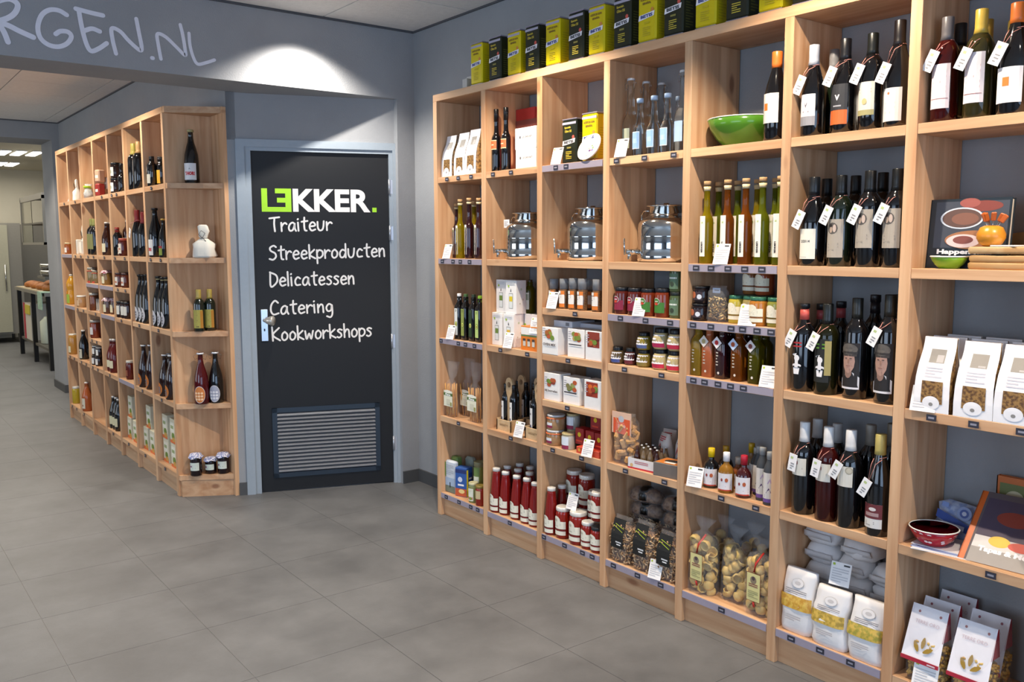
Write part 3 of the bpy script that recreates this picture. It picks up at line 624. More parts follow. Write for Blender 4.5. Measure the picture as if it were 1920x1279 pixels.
def bottle(h, prof='bord', r=.0385, glass=DARK, cap=None, label=None, hang=None, sq=0, name='wine_bottle', body='body', swing=None, back=None, band=None, liquid=None):
    root = empty(name); seg = 20
    key = (prof, r, h, glass.name, sq)
    part(body, key, lambda b: b.lathe([(q*r, z*h) for q, z in PROF[prof]], glass, seg, sq=sq), root)
    if liquid:
        part('liquid', key+(liquid[0].name, liquid[1]), lambda b: b.lathe([(q*r*.93+0, max(.004, z*h)) for q, z in PROF[prof] if z <= liquid[1]]+[(0, liquid[1]*h)], liquid[0], seg, sq=sq), root)
    if cap:
        c, z0, ex = cap[:3]; cname = cap[3] if len(cap) > 3 else 'capsule'
        def fcap(b):
            mt = M(c, .35) if isinstance(c, str) else c
            if ex is None: P = [(max(.43*r, rad_at(prof, r, z0))+.0007, z0*h), (max(.43*r, rad_at(prof, r, z0+.05))+.0007, (z0+.05)*h), (.43*r+.0007, (z0+.09)*h), (.43*r+.0007, h*.996)] if z0 < .88 else [(.43*r+.0007, z0*h), (.43*r+.0007, h*.996)]
            else: P = [(ex*r, z0*h), (ex*r, h*.996)]
            b.lathe(P+[(P[-1][0]-.001, h+.0005), (0, h+.0009)], mt, 16)
        part(cname, key+(str(c), z0, ex), fcap, root)
    if band:
        part('neck_band', key+('band',)+band, lambda b: b.lathe([(rad_at(prof, r, band[1])+.0009, band[1]*h), (rad_at(prof, r, band[2])+.0009, band[2]*h)], M(band[0], .4), 16), root)
    if label:
        v0, v1, hw, col, dk = label[:5]
        def flab(b):
            f = cyl_map(r+.0003) if not sq else plane_map(-r*.99*2**(0))
            its = [('r', -hw, v0*h, hw, v1*h, col)]+(dk(h) if dk else [])
            decos(b, its, f)
        part('label', key+('lab', v0, v1, hw, col, id(dk)), flab, root)
    if back: back(root, h, r)
    if swing:
        def sw(b):
            zt = h*.955; rr = r*.5
            b.lathe([(rr*.9, h*.965), (rr, h*.97), (rr*.9, h*.995), (0, h)], M('d9dde2', .4), 12)
            for s in (-1, 1): b.tube([(s*rr*.6, 0, h*.985), (s*rr*1.9, -.002, h*.93), (s*rr*1.5, -.004, h*.86), (s*rr*.9, 0, h*.88)], .0011, STEEL, 5)
        part('swing_stopper', key+('sw',), sw, root)
    if hang: hang_tag(root, h, r, **(hang if isinstance(hang, dict) else {}))
    return root
def jar(h, prof='jar', r=.032, fill=None, lid=('e8e4dc', .95), label=None, name='jar', cloth=None, ring=None):
    root = empty(name); key = (prof, r, h, fill.name)
    part('body', key, lambda b: b.lathe([(q*r, z*h) for q, z in PROF[prof]], fill, 18), root)
    zt = PROF[prof][-2][1]-.07 if prof != 'round' else .76
    lr = lid[1]*r
    if cloth:
        def cl(b):
            vs = []; fs = []; rings = [(.0, 1.03), (.5, 1.03), (.95, 1.0), (1.08, .93), (1.3, .83)]
            n = 20
            for j, (q, z) in enumerate(rings):
                for i in range(n):
                    a = 2*PI*i/n; k = 1+(.10*math.sin(a*5) if j == 4 else 0); vs.append((q*r*k*math.cos(a)+1e-4, q*r*k*math.sin(a), z*h+(.006*math.sin(a*5+1) if j == 4 else 0)))
            for j in range(4):
                for i in range(n): fs.append((j*n+i, j*n+(i+1) % n, (j+1)*n+(i+1) % n, (j+1)*n+i))
            b.add(vs, fs, cloth, True)
        part('cloth_cover', key+('cl',), cl, root)
    else: part('lid', key+('lid',)+tuple(lid), lambda b: b.lathe([(lr*.97, zt*h), (lr, zt*h+.002), (lr, h*.97), (lr*.94, h), (lr*.8, h*.99), (0, h*.99)], M(lid[0], .35, .2), 18), root)
    if ring: part('rubber_ring', key+('ring',), lambda b: b.lathe([(r*1.0, h*.74), (r*1.08, h*.75), (r*1.08, h*.78), (r*1.0, h*.79)], M(ring, .5), 18), root)
    if label:
        v0, v1, hw, col, dk = label
        part('label', key+('lab', v0, v1, hw, col, id(dk)), lambda b: decos(b, [('r', -hw, v0*h, hw, v1*h, col)]+(dk(h) if dk else []), cyl_map(r+.0004) if prof != 'round' else (lambda u, v, o: cyl_map(max(.005, rad_at(prof, r, v/h))+.0005)(u, v, o))), root)
    return root
def fix_disc():
    pass
def carton(h, w=.08, d=.06, col='eeecea', front=(), side=(), name='box', top=(), bev=.0015, mat=None):
    root = empty(name); mt = mat or M(col, .45)
    def f(b): b.box(-w/2, 0, 0, w/2, d, h, mt, bev=bev)
    part('carton', ('box', h, w, d, str(col), mt.name, bev), f, root)
    if front or side or top:
        if front: part('print', ('boxp', h, w, d, str(front)), lambda b: decos(b, list(front), plane_map(0)), root)
        if side: part('side_print', ('boxs', h, w, d, str(side)), lambda b: decos(b, list(side), lambda u, v, o: (w/2+o, u+d/2, v)), root)
        if top: part('top_print', ('boxt', h, w, d, str(top)), lambda b: decos(b, list(top), lambda u, v, o: (u, v, h+o)), root)
    return root
def card_build(h, w=.062, lean=.3, spot='a9c23c'):
    root = empty('price_card'); hh = .078
    mt = Matrix.Rotation(-lean, 4, 'X')
    part('card', ('pc', w, lean, spot), lambda b: (b.box(-w/2, 0, 0, w/2, .0015, hh, CARD, M4=mt), decos(b, [('r', w*.12, hh*.86, w*.42, hh*.93, '3b3b3e'), ('r', -w*.42, hh*.84, -w*.3, hh*.94, spot)] + [('l', -w*.4, hh*.12, w*.4, hh*.76, 6, 'c9c7ca')], lambda u, v, o: tuple(mt @ Vector((u, -o, v))))), root)
    return root
def card(px, py, d=-.004, rz=.1, w=.062, lean=.3, spot='a9c23c', desc='small white printed price card', zoff=0):
    return put(card_build, desc, 'card', 'price cards on the shelves', px, py, d, rz=rz, h=.078, w=w, lean=lean, spot=spot, zoff=zoff)
def gusset(h, w=.10, d=.06, photo='9a948c', food='a8742a', name='biscuit_bag', c2='6a4218'):
    root = empty(name); key = ('gus', h, w, d, photo, food)
    prof = [(0, d/2), (.18, d/2*1.02), (.42, d/2*.95), (.62, d/2*.62), (.80, d/2*.22), (.90, .004), (1, .003)]
    yc = lambda t: (-.004 if t < .6 else -.004+(t-.6)*.03)
    def hd(t):
        for (a, x), (b, y) in zip(prof, prof[1:]):
            if a <= t <= b: return x+(y-x)*(t-a)/(b-a)
        return prof[-1][1]
    wf = lambda t: w*(1-.10*max(0, t-.2)/.8)
    def side(b): b.loft([(t*h, wf(t)*.995, hd(t)*2, yc(t)) for t in [i/14 for i in range(15)]], M(food, .5, c2=c2, s=90), 16, e=8)
    part('bag', key, side, root)
    f = lambda u, v, o: (u*wf(v/h)/w, yc(v/h)-hd(min(1, v/h))-o-.0008, v)
    part('paper_front', key+('pf',), lambda b: decos(b, [('r', -w/2, .0005, w/2, h, 'f0eef0'), ('r', -w*.22, h*.66, w*.24, h*.84, photo), ('r', 0, h*.67, w*.2, h*.8, 'b9b4b2'), ('l', -w*.25, h*.46, w*.25, h*.62, 4, 'cfcbd2'),
        ('r', -w*.29, h*.12, w*.31, h*.42, M(food, .4, c2=c2, s=120)), ('e', 0, h*.13, w*.24, h*.09, 'f0eef0'), ('e', 0, h*.11, w*.06, h*.025, '8d8a88')], f, step=.02), root)
    part('paper_back', key+('pb',), lambda b: decos(b, [('r', -w/2, .0005, w/2, h, 'f0eef0')], lambda u, v, o: (u*wf(v/h)/w, yc(v/h)+hd(min(1, v/h))+.0008+o, v), step=.02), root)
    return root
def tin(h, yellow=True, w=.098, d=.082, short=False):
    root = empty('olive_oil_tin'); c = 'd9c60a' if yellow else '23281a'; mt = M(c, .28, .15, 'plain', a=.03); rim = M('a9a6bb', .3, .6)
    part('body', ('tin', h, yellow), lambda b: (b.box(-w/2, 0, .006, w/2, d, h-.006, mt, bev=.006), b.box(-w/2, 0, 0, w/2, d, .007, rim, bev=.002), b.box(-w/2, 0, h-.007, w/2, d, h-.0005, rim, bev=.002), b.box(-w/2+.004, .004, h-.006, w/2-.004, d-.004, h-.002, mt),
        b.lathe([(.012, h-.002), (.012, h+.006), (0, h+.006)], M('d8c64a' if yellow else '3b4030', .4), 12, cx=.0, cy=d/2)), root)
    tc = '8a6a10' if yellow else 'c9b53a'
    L = [('r', -w*.47, h*.87, w*.47, h*.92, 'a9a6bb'), ('t', 'Spanish' if not short else 'Virgin', -.01, h*.80, w*.42, h*.055, tc, .04, 0), ('t', 'Olive Oil', -.006, h*.725, w*.46, h*.055, tc, .04, 0)]
    if yellow: L[1:] = [('t', 'ACEITE DE OLIVA', .0, h*.80, w*.72, h*.045, '7a5a20', .05, 0), ('t', 'ESPAÑOL', .0, h*.73, w*.45, h*.05, '7a5a20', .05, 0)]
    L += [('d', w*.30, h*.59, w*.085, 'c9564a' if not yellow else 'd08a3a'), ('p', [(-w*.45, h*.42), (w*.40, h*.47), (w*.44, h*.56), (-w*.41, h*.52)], 'eceaf0'), ('t', 'BETIS', 0, h*.493, w*.66, h*.062, '3f4a86' if yellow else '4a4c52', .06, .05),
          ('l', -w*.2, h*.12, w*.2, h*.3, 5, tc if not yellow else 'b9a51a'), ('r', -w*.12, h*.35, w*.16, h*.385, '8a8340' if not yellow else 'c4b010')]
    part('print', ('tinp', h, yellow, short), lambda b: decos(b, L, plane_map(0)), root)
    part('side_print', ('tins', h, yellow, short), lambda b: (decos(b, [('l', -d*.3, h*.12, d*.2, h*.70, 12, 'c4b20c' if yellow else '55582c')], lambda u, v, o: (w/2+o, u+d/2, v))), root)
    return root
def fusto(h, r=.117):
    root = empty('steel_oil_drum')
    part('body', ('fu', h), lambda b: b.lathe([(0, 0), (r*.93, 0), (r, .008), (r, .03), (r*.985, .034), (r*.985, h*.43), (r, h*.445), (r*.985, h*.46), (r*.985, h*.6), (r*.96, h*.68), (r*.82, h*.76), (r*.66, h*.79), (r*.62, h*.81), (r*.62, h*.84)], STEEL, 40), root)
    part('lid', ('ful', h), lambda b: b.lathe([(r*.6, h*.83), (r*.6, h*.95), (r*.7, h*.955), (r*.72, h*.97), (r*.62, h*.985), (r*.3, h*.99), (.012, h*.99), (.012, h*1.02), (0, h*1.02)], STEEL, 32), root)
    def hand(b): b.tube([(-.018, 0, 0), (-.03, 0, .012), (-.034, 0, .034), (-.018, 0, .052), (.012, 0, .05)], .004, STEEL, 8)
    part('handle', ('fuh',), hand, root, (-r*.84, -.01, h*.68)); part('handle', ('fuh',), hand, root, (r*.84, .01, h*.68), (0, 0, PI))
    def tap(b):
        b.tube([(0, .01, 0), (0, -.05, 0)], .011, STEEL, 10); b.tube([(0, -.035, .0), (0, -.036, -.03)], .008, STEEL, 10); b.tube([(0, -.055, -.012), (0, -.058, .055)], .0035, STEEL, 8); b.lathe([(.014, -.006), (.014, .008), (0, .01)], STEEL, 12, cy=-.035)
    part('tap', ('fut',), tap, root, (-r*.55, -r*.84, h*.18), (0, 0, -.55))
    return root
def bowl(h, r, col, inner, spots=None, foot=None, name='bowl'):
    root = empty(name)
    P = [(0, .004), (r*.42, .004), (r*.45, 0), (r*.5, 0), (r*.55, h*.06), (r*.75, h*.32), (r*.92, h*.68), (r, h)]; Q = [(r*.975, h), (r*.9, h*.7), (r*.72, h*.36), (r*.45, h*.1), (0, h*.08)]
    part('outside', ('bo', h, r, col), lambda b: b.lathe(P, M(col, .15, 0., 'gloss'), 36), root)
    part('inside', ('bi', h, r, inner), lambda b: b.lathe([(r, h), (r*.99, h+.0015)]+Q[0:], M(inner, .15, 0., 'gloss'), 36), root)
    part('rim', ('br', h, r), lambda b: b.tube([(r*.99*math.cos(a*PI/18), r*.99*math.sin(a*PI/18), h) for a in range(36)], .0022, M('efeee6', .2), 6, closed=True), root)
    if spots:
        def sp(b):
            random.seed(5)
            for i in range(26):
                a = random.uniform(0, 2*PI); z = random.uniform(.3, .9); mt = M(spots, .3)
                for (rr, sg) in ((lambda z: (.62+.36*z)*r+.001, 1), (lambda z: (.55+.4*z)*r-.001, -1)):
                    q = rr(z); c = Vector((q*math.cos(a), q*math.sin(a), z*h)); n = Vector((math.cos(a), math.sin(a), -.9)).normalized(); t = Vector((-math.sin(a), math.cos(a), 0)); w = n.cross(t)
                    b.add([c+n*sg*.0022+(t*math.cos(k*PI/4)+w*math.sin(k*PI/4))*.006 for k in range(8)], [tuple(range(8))], mt)
        part('dots', ('bs', h, r, spots), sp, root)
    return root
def filled_bag(h, w, d, piece, n, seed, film_top=0, label=None, name='pasta_bag', ps=1., stuffkey=None, neck=True, body=None):
    """clear bag: pieces as parts, gathered film around them"""
    root = empty(name); rnd = random.Random(seed); hb = h*(.78 if neck else .92)
    if piece:
        pn, key, fn = piece
        for i in range(n):
            t = (i+.5)/n; z = .012+t*(hb-.03); a = i*2.399963+rnd.random(); k = (abs(math.cos(a))**4+abs(math.sin(a))**4)**-.25*.98
            x, y = (w/2-.012*ps)*k*math.cos(a)*.92, (d/2-.012*ps)*k*math.sin(a)*.92
            o = part(pn, key, fn, root, (x, y, z), (rnd.uniform(0, 6), rnd.uniform(0, 6), rnd.uniform(0, 6)))
    if body is not None: part('contents', ('fbb', h, w, d, body[0]), body[1], root)['kind'] = 'stuff'
    secs = [(.001, w*.92, d*.9, 0), (.012, w, d, 0), (hb*.5, w*1.0, d, 0), (hb*.9, w*.96, d*.9, 0), (hb, w*.8, d*.6, 0)]
    if neck: secs += [(hb+h*.05, w*.3, d*.3, 0), (hb+h*.08, w*.26, d*.25, 0), (hb+h*.14, w*.5, d*.35, 0), (h, w*.75, d*.3, .004)]
    else: secs += [(h, w*.9, .006, 0)]
    part('clear_bag', ('fb', h, w, d, neck), lambda b: b.loft(secs, film(.92), 20, e=3.2, wob=.006), root)
    if label: label(root, h, w, d)
    return root

# ================================================================== RIGHT SHELVES
g_oil = 'olive oil tins along the top of the shelves'
cell('R', 0, 'T')
TT = [(182, 240, 258, 1), (278, 345, 232, 0), (380, 450, 192, 1), (478, 550, 163, 0), (590, 665, 127, 1), (715, 795, 92, 0), (825, 908, 52, 1), (960, 1055, 8, 0), (1098, 1190, -32, 1), (1242, 1335, -74, 0), (1408, 1520, -110, 1), (1583, 1690, -160, 0), (1760, 1880, -215, 1), (1945, 2075, -270, 0)]
for a, b_, t, y in TT:
    put(tin, 'yellow olive oil tin with white band' if y else 'dark green olive oil tin with white band', 'tin', g_oil, 820+(a+b_)/2/2.909, t/2.909, .012, h=.208, yellow=bool(y))
put(carton, 'small grey carton', 'box', None, 871, 148, .03, w=.04, d=.05, col='b9b7b2', name='small_box')
put(carton, 'taller pale grey carton beside the tins', 'box', None, 879, 143, .085, w=.04, d=.05, col='c4c2be', name='small_box')

zA = lambda x, y, ox=800, oy=150, s=5.486: (ox+x/s, oy+y/s)
# --- column 1
cell('R', 1, 'A')
for (x, y) in ((255, 572), (385, 540), (500, 508)): put(gusset, 'white biscuit bag with small window', 'bag', 'biscuit bags column one', *zA(x, y), .055, w=.10, d=.055, food='a8824c', c2='5c4024')
cell('R', 1, 'B')
def lek(h, big=True): return lambda H: [('t', 'LE', 0, H*.50, .007, .006, '8ab52a', .03, 0), ('t', 'LEKKER', 0, H*.2, H*.135, .0075, '2c2c30', .05, -PI/2)]
LEK = lek(0)
def oilb(x, y, liq, desc, z, d=.045, grp=None, **k):
    put(bottle, desc, 'bottle', grp, *z(x, y), d, prof='slim', r=.0245, glass=CLEAR if 0 else OIL[liq], cap=(CORK, .955, .52, 'stopper'), label=(.07, .56, .0085, 'ece8dc', LEK), name='oil_bottle', band=('d9c9a0', .90, .935), **k)
zB = lambda x, y: zA(x, y, 800, 350)
oilb(306, 172, 'd', 'slim dark bottle behind the yellow one', zB, .10); oilb(343, 132, 'y', 'slim yellow oil bottle with cork stopper', zB); oilb(435, 122, 'd', 'slim dark vinegar bottle with cork stopper', zB); oilb(487, 150, 'y', 'slim yellow oil bottle in the back row', zB, .11); oilb(535, 120, 'd', 'slim dark vinegar bottle with cork stopper', zB)
card(835.5, 462)
cell('R', 1, 'C'); zC1 = lambda x, y: zA(x, y, 800, 490)
def avo(c): return lambda H: [('l', -.007, H*.6, .007, H*.66, 3, '55653a'), ('e', .001, H*.34, .011, .014, '3e5a1c'), ('e', .001, H*.34, .009, .012, 'c9d36a'), ('d', .001, H*.335, .004, '7a4a22')]
AVO = avo(0)
for x, y, c, lc, ds in ((335, 328, 'e9e9ea', 'e4e6e2', 'dark oil bottle with white cap and label'), (402, 335, '3c5a2a', '8e9a4a', 'dark oil bottle with dark green cap'), (482, 345, '23301e', '223a1c', 'dark oil bottle with black cap'), (549, 352, '7fae2e', 'b8cf7a', 'dark oil bottle with bright green cap')):
    put(bottle, ds, 'bottle', 'avocado oil bottles', *zC1(x, y), .045, prof='dress', r=.023, glass=DARK, sq=6, cap=(c, .86, .5, 'cap'), label=(.10, .68, .014, lc, AVO), name='oil_bottle')
card(842, 611)
cell('R', 1, 'E'); zD1 = lambda x, y: zA(x, y, 800, 660)
def stick(b): b.tube([(0, 0, 0), (.002, .001, .06), (-.001, 0, .12), (.001, .001, .18)], [.004, .0055, .005, .0035], M('c99a58', .7, c2='b98244', s=60), 6)
def grissini(h, n=9):
    root = empty('breadstick_bag'); rnd = random.Random(n)
    for i in range(n):
        t = -1+2*i/(n-1); part('breadstick', 'stick', stick, root, (t*.033, -.012+.02*(i % 2), .004), (0, t*.10-.06, rnd.random()*6))
    part('clear_bag', ('gb', h), lambda b: b.loft([(.001, .082, .05, 0), (.1, .086, .05, 0), (.185, .08, .045, 0), (.21, .03, .02, 0), (.225, .07, .03, .0), (h, .10, .03, .006)], film(.93), 16, e=3, wob=.01), root)
    def lb(b): decos(b, [('r', -.042, .06, .042, .145, 'e3e2cc'), ('r', -.042, .118, .042, .133, '4f6e33'), ('e', 0, .14, .036, .009, 'ebe9da'), ('t', 'Pane', 0, .125, .05, .012, 'f2f2ee', .05, 0), ('r', -.015, .07, .02, .10, 'cfcdb8'), ('r', .022, .064, .036, .085, '9a9a5a')], plane_map(-.028))
    part('label', 'glab', lb, root); return root
for x, y in ((285, 90), (395, 70), (505, 110)): put(grissini, 'clear breadstick bag with green cream label', 'bag', 'breadstick bags', *zD1(x, y), .05 if x != 395 else .09, n=9 if x != 395 else 7)
cell('R', 1, 'G'); zE1 = lambda x, y: (810+x/5.56, 830+y/5.56)
put(carton, 'pale slanting bag with landscape picture', 'bag', None, *zE1(195, 185), .04, rz=.1, w=.085, d=.03, col='c9d2dc', name='rice_bag', bev=.008, front=[('r', -.04, .005, .04, .04, '6e7868'), ('r', -.04, .04, .04, .085, '9fb4cc'), ('r', -.004, .03, .004, .06, '20262e'), ('l', -.03, .10, .03, .16, 6, 'aeb4ba'), ('r', -.042, .09, -.034, .17, '5f8a3a')])
put(carton, 'pale green bag behind the slanting bag', 'bag', None, *zE1(215, 150), .12, w=.06, d=.04, col='6f8a4a', name='rice_bag', bev=.008)
put(carton, 'blue and yellow pasta packet', 'box', None, *zE1(300, 262), .035, rz=.35, w=.075, d=.055, col='2a56a0', name='pasta_packet', front=[('r', -.037, .13, .037, .15, '1d2f6a'), ('d', -.005, .095, .015, 'c9d2e6'), ('r', -.02, .06, .02, .07, 'e8e8ee'), ('r', -.037, .003, .037, .045, 'b9542e'), ('e', .005, .03, .02, .012, 'e3cc88')], side=[('r', -.027, .003, -.012, .15, 'ead92a'), ('r', -.012, .07, .025, .13, '1d3f8a'), ('r', -.005, .095, .02, .105, 'dfe2ee')])
put(carton, 'grey clear packet in the back', 'bag', None, *zE1(372, 150), .13, w=.07, d=.04, col='8f978e', name='snack_packet', bev=.012)
GLJ = lambda H: [('r', -.02, H*.16, .02, H*.30, 'b8542c'), ('d', .008, H*.22, .008, '7a9a3a'), ('e', 0, H*.62, .018, .007, 'd6d6c2')]
put(jar, 'glass jar with pale lid and green red label', 'jar', None, *zE1(433, 412), .035, r=.026, fill=M('7b8450', .2), lid=('cfc9a0', .98), label=(.1, .72, .024, 'dfe3d2', GLJ))
put(jar, 'squat red jar with gold lid', 'jar', None, *zE1(505, 445), .03, r=.026, fill=M('8a2418', .2), lid=('8f7a3a', .98), label=(.35, .75, .024, 'c9b48a', None))
put(jar, 'green and red food can behind the small jars', 'can', None, *zE1(492, 190), .09, r=.03, fill=M('7a7c3a', .35), lid=('7d7a5a', 1.0), label=(.1, .85, .028, '6f8a4a', lambda H: [('r', -.027, H*.12, .027, H*.36, 'c2452c'), ('r', -.025, H*.45, .025, H*.62, 'd9dccd')]), name='food_can')
# --- column 2
cell('R', 2, 'A')
for x, y in ((715, 303), (815, 285)): put(bottle, 'slim black bottle with orange band label', 'bottle', 'black bottles with orange labels', *zA(x, y), .05, prof='slim', r=.0245, glass=DARK, cap=('0c0c0e', .8, .5), label=(.36, .5, .0235, 'd9683a', lambda H: [('r', -.0235, H*.355, .0235, H*.368, 'e9d9a8'), ('r', -.0235, H*.493, .0235, H*.505, 'e9d9a8'), ('r', -.012, H*.42, .01, H*.44, 'f0c0a0')]), name='vinegar_bottle')
CR_ = [('t', 'LE CREUSET', .014, .052, .075, .008, '55525a', .02, 0), ('e', -.04, .052, .005, .007, '55525a')]
put(carton, 'lower flat white box with small dark lettering', 'box', 'stacked white boxes', *zA(1018, 700), .04, w=.155, d=.15, h=.092, col='efedec', front=CR_, name='white_box')
put(carton, 'upper flat white box with small dark lettering', 'box', 'stacked white boxes', *zA(1015, 470), .04, w=.16, d=.15, h=.1, zoff=.0925, col='efedec', front=[(a[0],)+((a[1],)+(a[2], a[3]+.004)+a[4:] if a[0] == 't' else (a[1], a[2]+.004)+a[3:]) for a in CR_], name='white_box')
put(carton, 'red square box standing behind the white boxes', 'box', None, *zA(1012, 290), .20, w=.15, d=.04, col='b93432', name='red_box', front=[('r', -.09, .21, .09, .26, '8a4a42'), ('r', -.08, .16, .08, .19, 'd04a40')])
cell('R', 2, 'B'); g_f = 'steel oil drums'
put(fusto, 'steel oil drum with white tag', 'container', g_f, 992, 398, .14, r=.117)
THINGS[-1][0]['x'] = 1; part('tag', 'ftag', lambda b: (b.box(-.022, -.001, 0, .022, 0, .04, CARD), decos(b, [('l', -.015, .008, .015, .032, 5, '9a98a0')], plane_map(-(-.001)*-1))), THINGS[-1][0], (-.07, -.085, .155))
cell('R', 2, 'C')
oilfront = lambda c: [('r', -.017, .025, .015, .10, '5c5a55'), ('r', -.015, .027, .013, .098, 'dfe3e2'), ('r', -.013, .06, .012, .085, c), ('p', [(-.004, .108), (.004, .108), (.0, .125)], '2a2a2e'), ('d', -.018, .135, .006, '9fc23c'), ('l', -.03, .14, .03, .155, 2, 'c9ccd2')]
for x, y, zo, dd, c in ((722, 515, 0, .035, '6f8a3a'), (845, 530, 0, .03, 'd9b23a'), (765, 182, .165, .05, '6f8a3a'), (880, 190, .165, .045, 'd9c22a')):
    put(carton, ('upper ' if zo else 'lower ')+'white bottle carton with picture window', 'box', 'white bottle cartons', *zC1(x, y), dd, w=.083, d=.062, h=.164, zoff=zo, front=oilfront(c), side=[('d', 0, .12, .006, 'c9d2b8'), ('d', .012, .07, .005, 'e0d2c0'), ('d', -.008, .05, .004, 'c9c2b0')], name='bottle_carton')
put(carton, 'orange and white carton with three spice jars printed', 'box', None, *zC1(1060, 672), .02, w=.125, d=.08, col='d9781e', front=[('r', -.06, .075, .06, .11, 'ecebe8'), ('r', -.06, .068, .06, .073, '3a8a5a')]+[('r', x-.01, .02, x+.01, .055, 'cfc8bc') for x in (-.035, 0, .035)]+[('r', x-.01, .045, x+.01, .056, '4a3a30') for x in (-.035, 0, .035)], name='spice_carton')
put(carton, 'white carton with green dot behind the orange one', 'box', None, *zC1(1055, 532), .09, w=.12, d=.06, h=.165, front=[('d', -.04, .11, .008, '9fc23c')], name='bottle_carton')
put(bottle, 'olive oil bottle standing on the cartons', 'bottle', None, *zC1(1052, 190), .12, zoff=.166, prof='dress', r=.028, glass=OIL['ol'], cap=('3a2a12', .86, .42, 'cap'), label=(.12, .62, .02, 'c9c9be', lambda H: [('r', -.016, H*.4, .016, H*.58, '5d6a4a')]), name='oil_bottle')
card(950, 629, -.004); card(1000, 589, .01, zoff=.085, desc='white card leaning on the orange carton')
cell('R', 2, 'E')
def carrier(h):
    root = empty('wooden_bottle_carrier'); P_ = M('d2b48c', .6, c2='c3a176', s=30)
    part('tray', 'ctray', lambda b: (b.box(-.06, 0, 0, .06, .008, .055, P_), b.box(-.06, .072, 0, .06, .08, .055, P_), b.box(-.06, 0, 0, -.053, .08, .06, P_), b.box(.053, 0, 0, .06, .08, .06, P_), b.box(-.055, .004, 0, .055, .076, .008, P_), decos(b, [('t', 'GRISSETTI', 0, .03, .07, .010, '8a6a45', .02, 0)], plane_map(0))), root)
    def hd(b):
        out = [(-.016, .008), (.016, .008), (.016, .15), (.028, .19), (.03, .235), (.02, .262), (0, .27), (-.02, .262), (-.03, .235), (-.028, .19), (-.016, .15)]
        hole = [(.014*math.cos(a), .232+.016*math.sin(a)) for a in [-PI/2+.2+i*2*PI/11 for i in range(11)]]
        for y, fl in ((.034, 1), (.046, -1)):
            vs = [(x, y, z) for x, z in out]+[(x, y, z) for x, z in hole]
            fs = [(0, 1, 2, 10), (2, 3, 9, 10)]
            order = [3, 4, 5, 6, 7, 8, 9]
            ang = lambda p: math.atan2(p[1]-.232, p[0])
            fs += []
            b.add(vs, fs, P_)
            # ring between outer and hole
            O = [out[i] for i in (3, 4, 5, 6, 7, 8, 9)]; n = 22
            def outer(a):
                # ray from hole centre to outline
                best = .05
                for p, q in zip(O, O[1:]+O[:1]):
                    px, pz = p[0], p[1]-.232; qx, qz = q[0], q[1]-.232; dx, dz = math.cos(a), math.sin(a); den = dx*(qz-pz)-dz*(qx-px)
                    if abs(den) > 1e-9:
                        t = (px*(qz-pz)-pz*(qx-px))/den; s_ = (px*dz-pz*dx)/den*1.
                        if t > 0 and -1e-6 <= s_ <= 1+1e-6: best = t; break
                return best
            A = [i*2*PI/n for i in range(n)]
            v2 = [(.014*math.cos(a), y, .232+.014*math.sin(a)) for a in A]+[(outer(a)*math.cos(a), y, .232+outer(a)*math.sin(a)) for a in A]
            b.add(v2, [(i, (i+1) % n, n+(i+1) % n, n+i) for i in range(n)], P_)
            if fl == 1: keep = v2
        b.add([(x, .034, z) for x, z in out]+[(x, .046, z) for x, z in out], [(i, (i+1) % 11, 11+(i+1) % 11, 11+i) for i in range(11)], P_)
        b.add([v for v in keep[:n]]+[(x, .046, z) for x, _, z in keep[:n]], [(i, (i+1) % n, n+(i+1) % n, n+i) for i in range(n)], P_)
    part('handle', 'chand', hd, root); return root
zF = zD1
CB = lambda H: [('r', -.006, H*.47, .0, H*.51, '3a3a3e'), ('r', -.007, H*.1, .007, H*.2, 'a04a42'), ('r', -.007, H*.2, .002, H*.26, '4a4a66')]
for x, y, d_ in ((790, 235, .03), (1090, 295, .015), (915, 208, .13), (1085, 200, .14)):
    o = put(carrier, ('front' if d_ < .1 else 'back')+' pale wooden bottle carrier with holed handle', 'carrier', 'bottle carriers', *zF(x, y), d_, h=.27)
    P = o.location
    for s_ in (-1, 1):
        bo = bottle(.225, prof='dress', r=.0225, glass=DARK, cap=('111114', .8, .5), label=(.1, .62, .009, 'e6e4e0', CB), name='balsamic_bottle')
        bo.location = (P.x+.04, P.y-s_*.0345, P.z+.0085); bo.rotation_euler = (0, 0, -PI/2)
        THINGS.append((bo, 'small dark bottle in a wooden carrier', 'bottle', 'bottles in the wooden carriers', dict(NOW)))
card(970, 791, -.006)
cell('R', 2, 'G')
PASS = lambda H: [('r', -.028, H*.05, .036, H*.13, 'e8e4d2'), ('r', -.028, H*.17, .036, H*.33, 'e8e4d2'), ('e', -.006, H*.34, .020, H*.08, 'e8e4d2'), ('r', -.028, H*.145, .036, H*.158, '7c2a2a'), ('e', -.008, H*.37, .009, H*.035, 'b9b4a2'), ('l', -.016, H*.22, .016, H*.31, 3, '8f8a86')]
PR = M('7e1512', .12, 0., 'gloss')
def passata(x, y, d_, z=zE1, desc='red passata bottle with white lid', **k):
    put(bottle, desc, 'bottle', 'red passata bottles', *z(x, y), d_, prof='milk', r=.0325, glass=PR, cap=('e6e3de', .93, .62, 'lid'), label=(.0501, .0502, .001, 'e8e4d2', PASS), name='sauce_bottle', **k)
for x, y in ((662, 268), (765, 302), (885, 337), (1000, 372), (1070, 408)): passata(x, y, .045)
for x, y in ((788, 242), (888, 275), (1018, 307)): passata(x, y, .125, desc='red passata bottle of the second row')
for x, y in ((915, 218), (1020, 250)): passata(x, y, .205, desc='red passata bottle at the back')
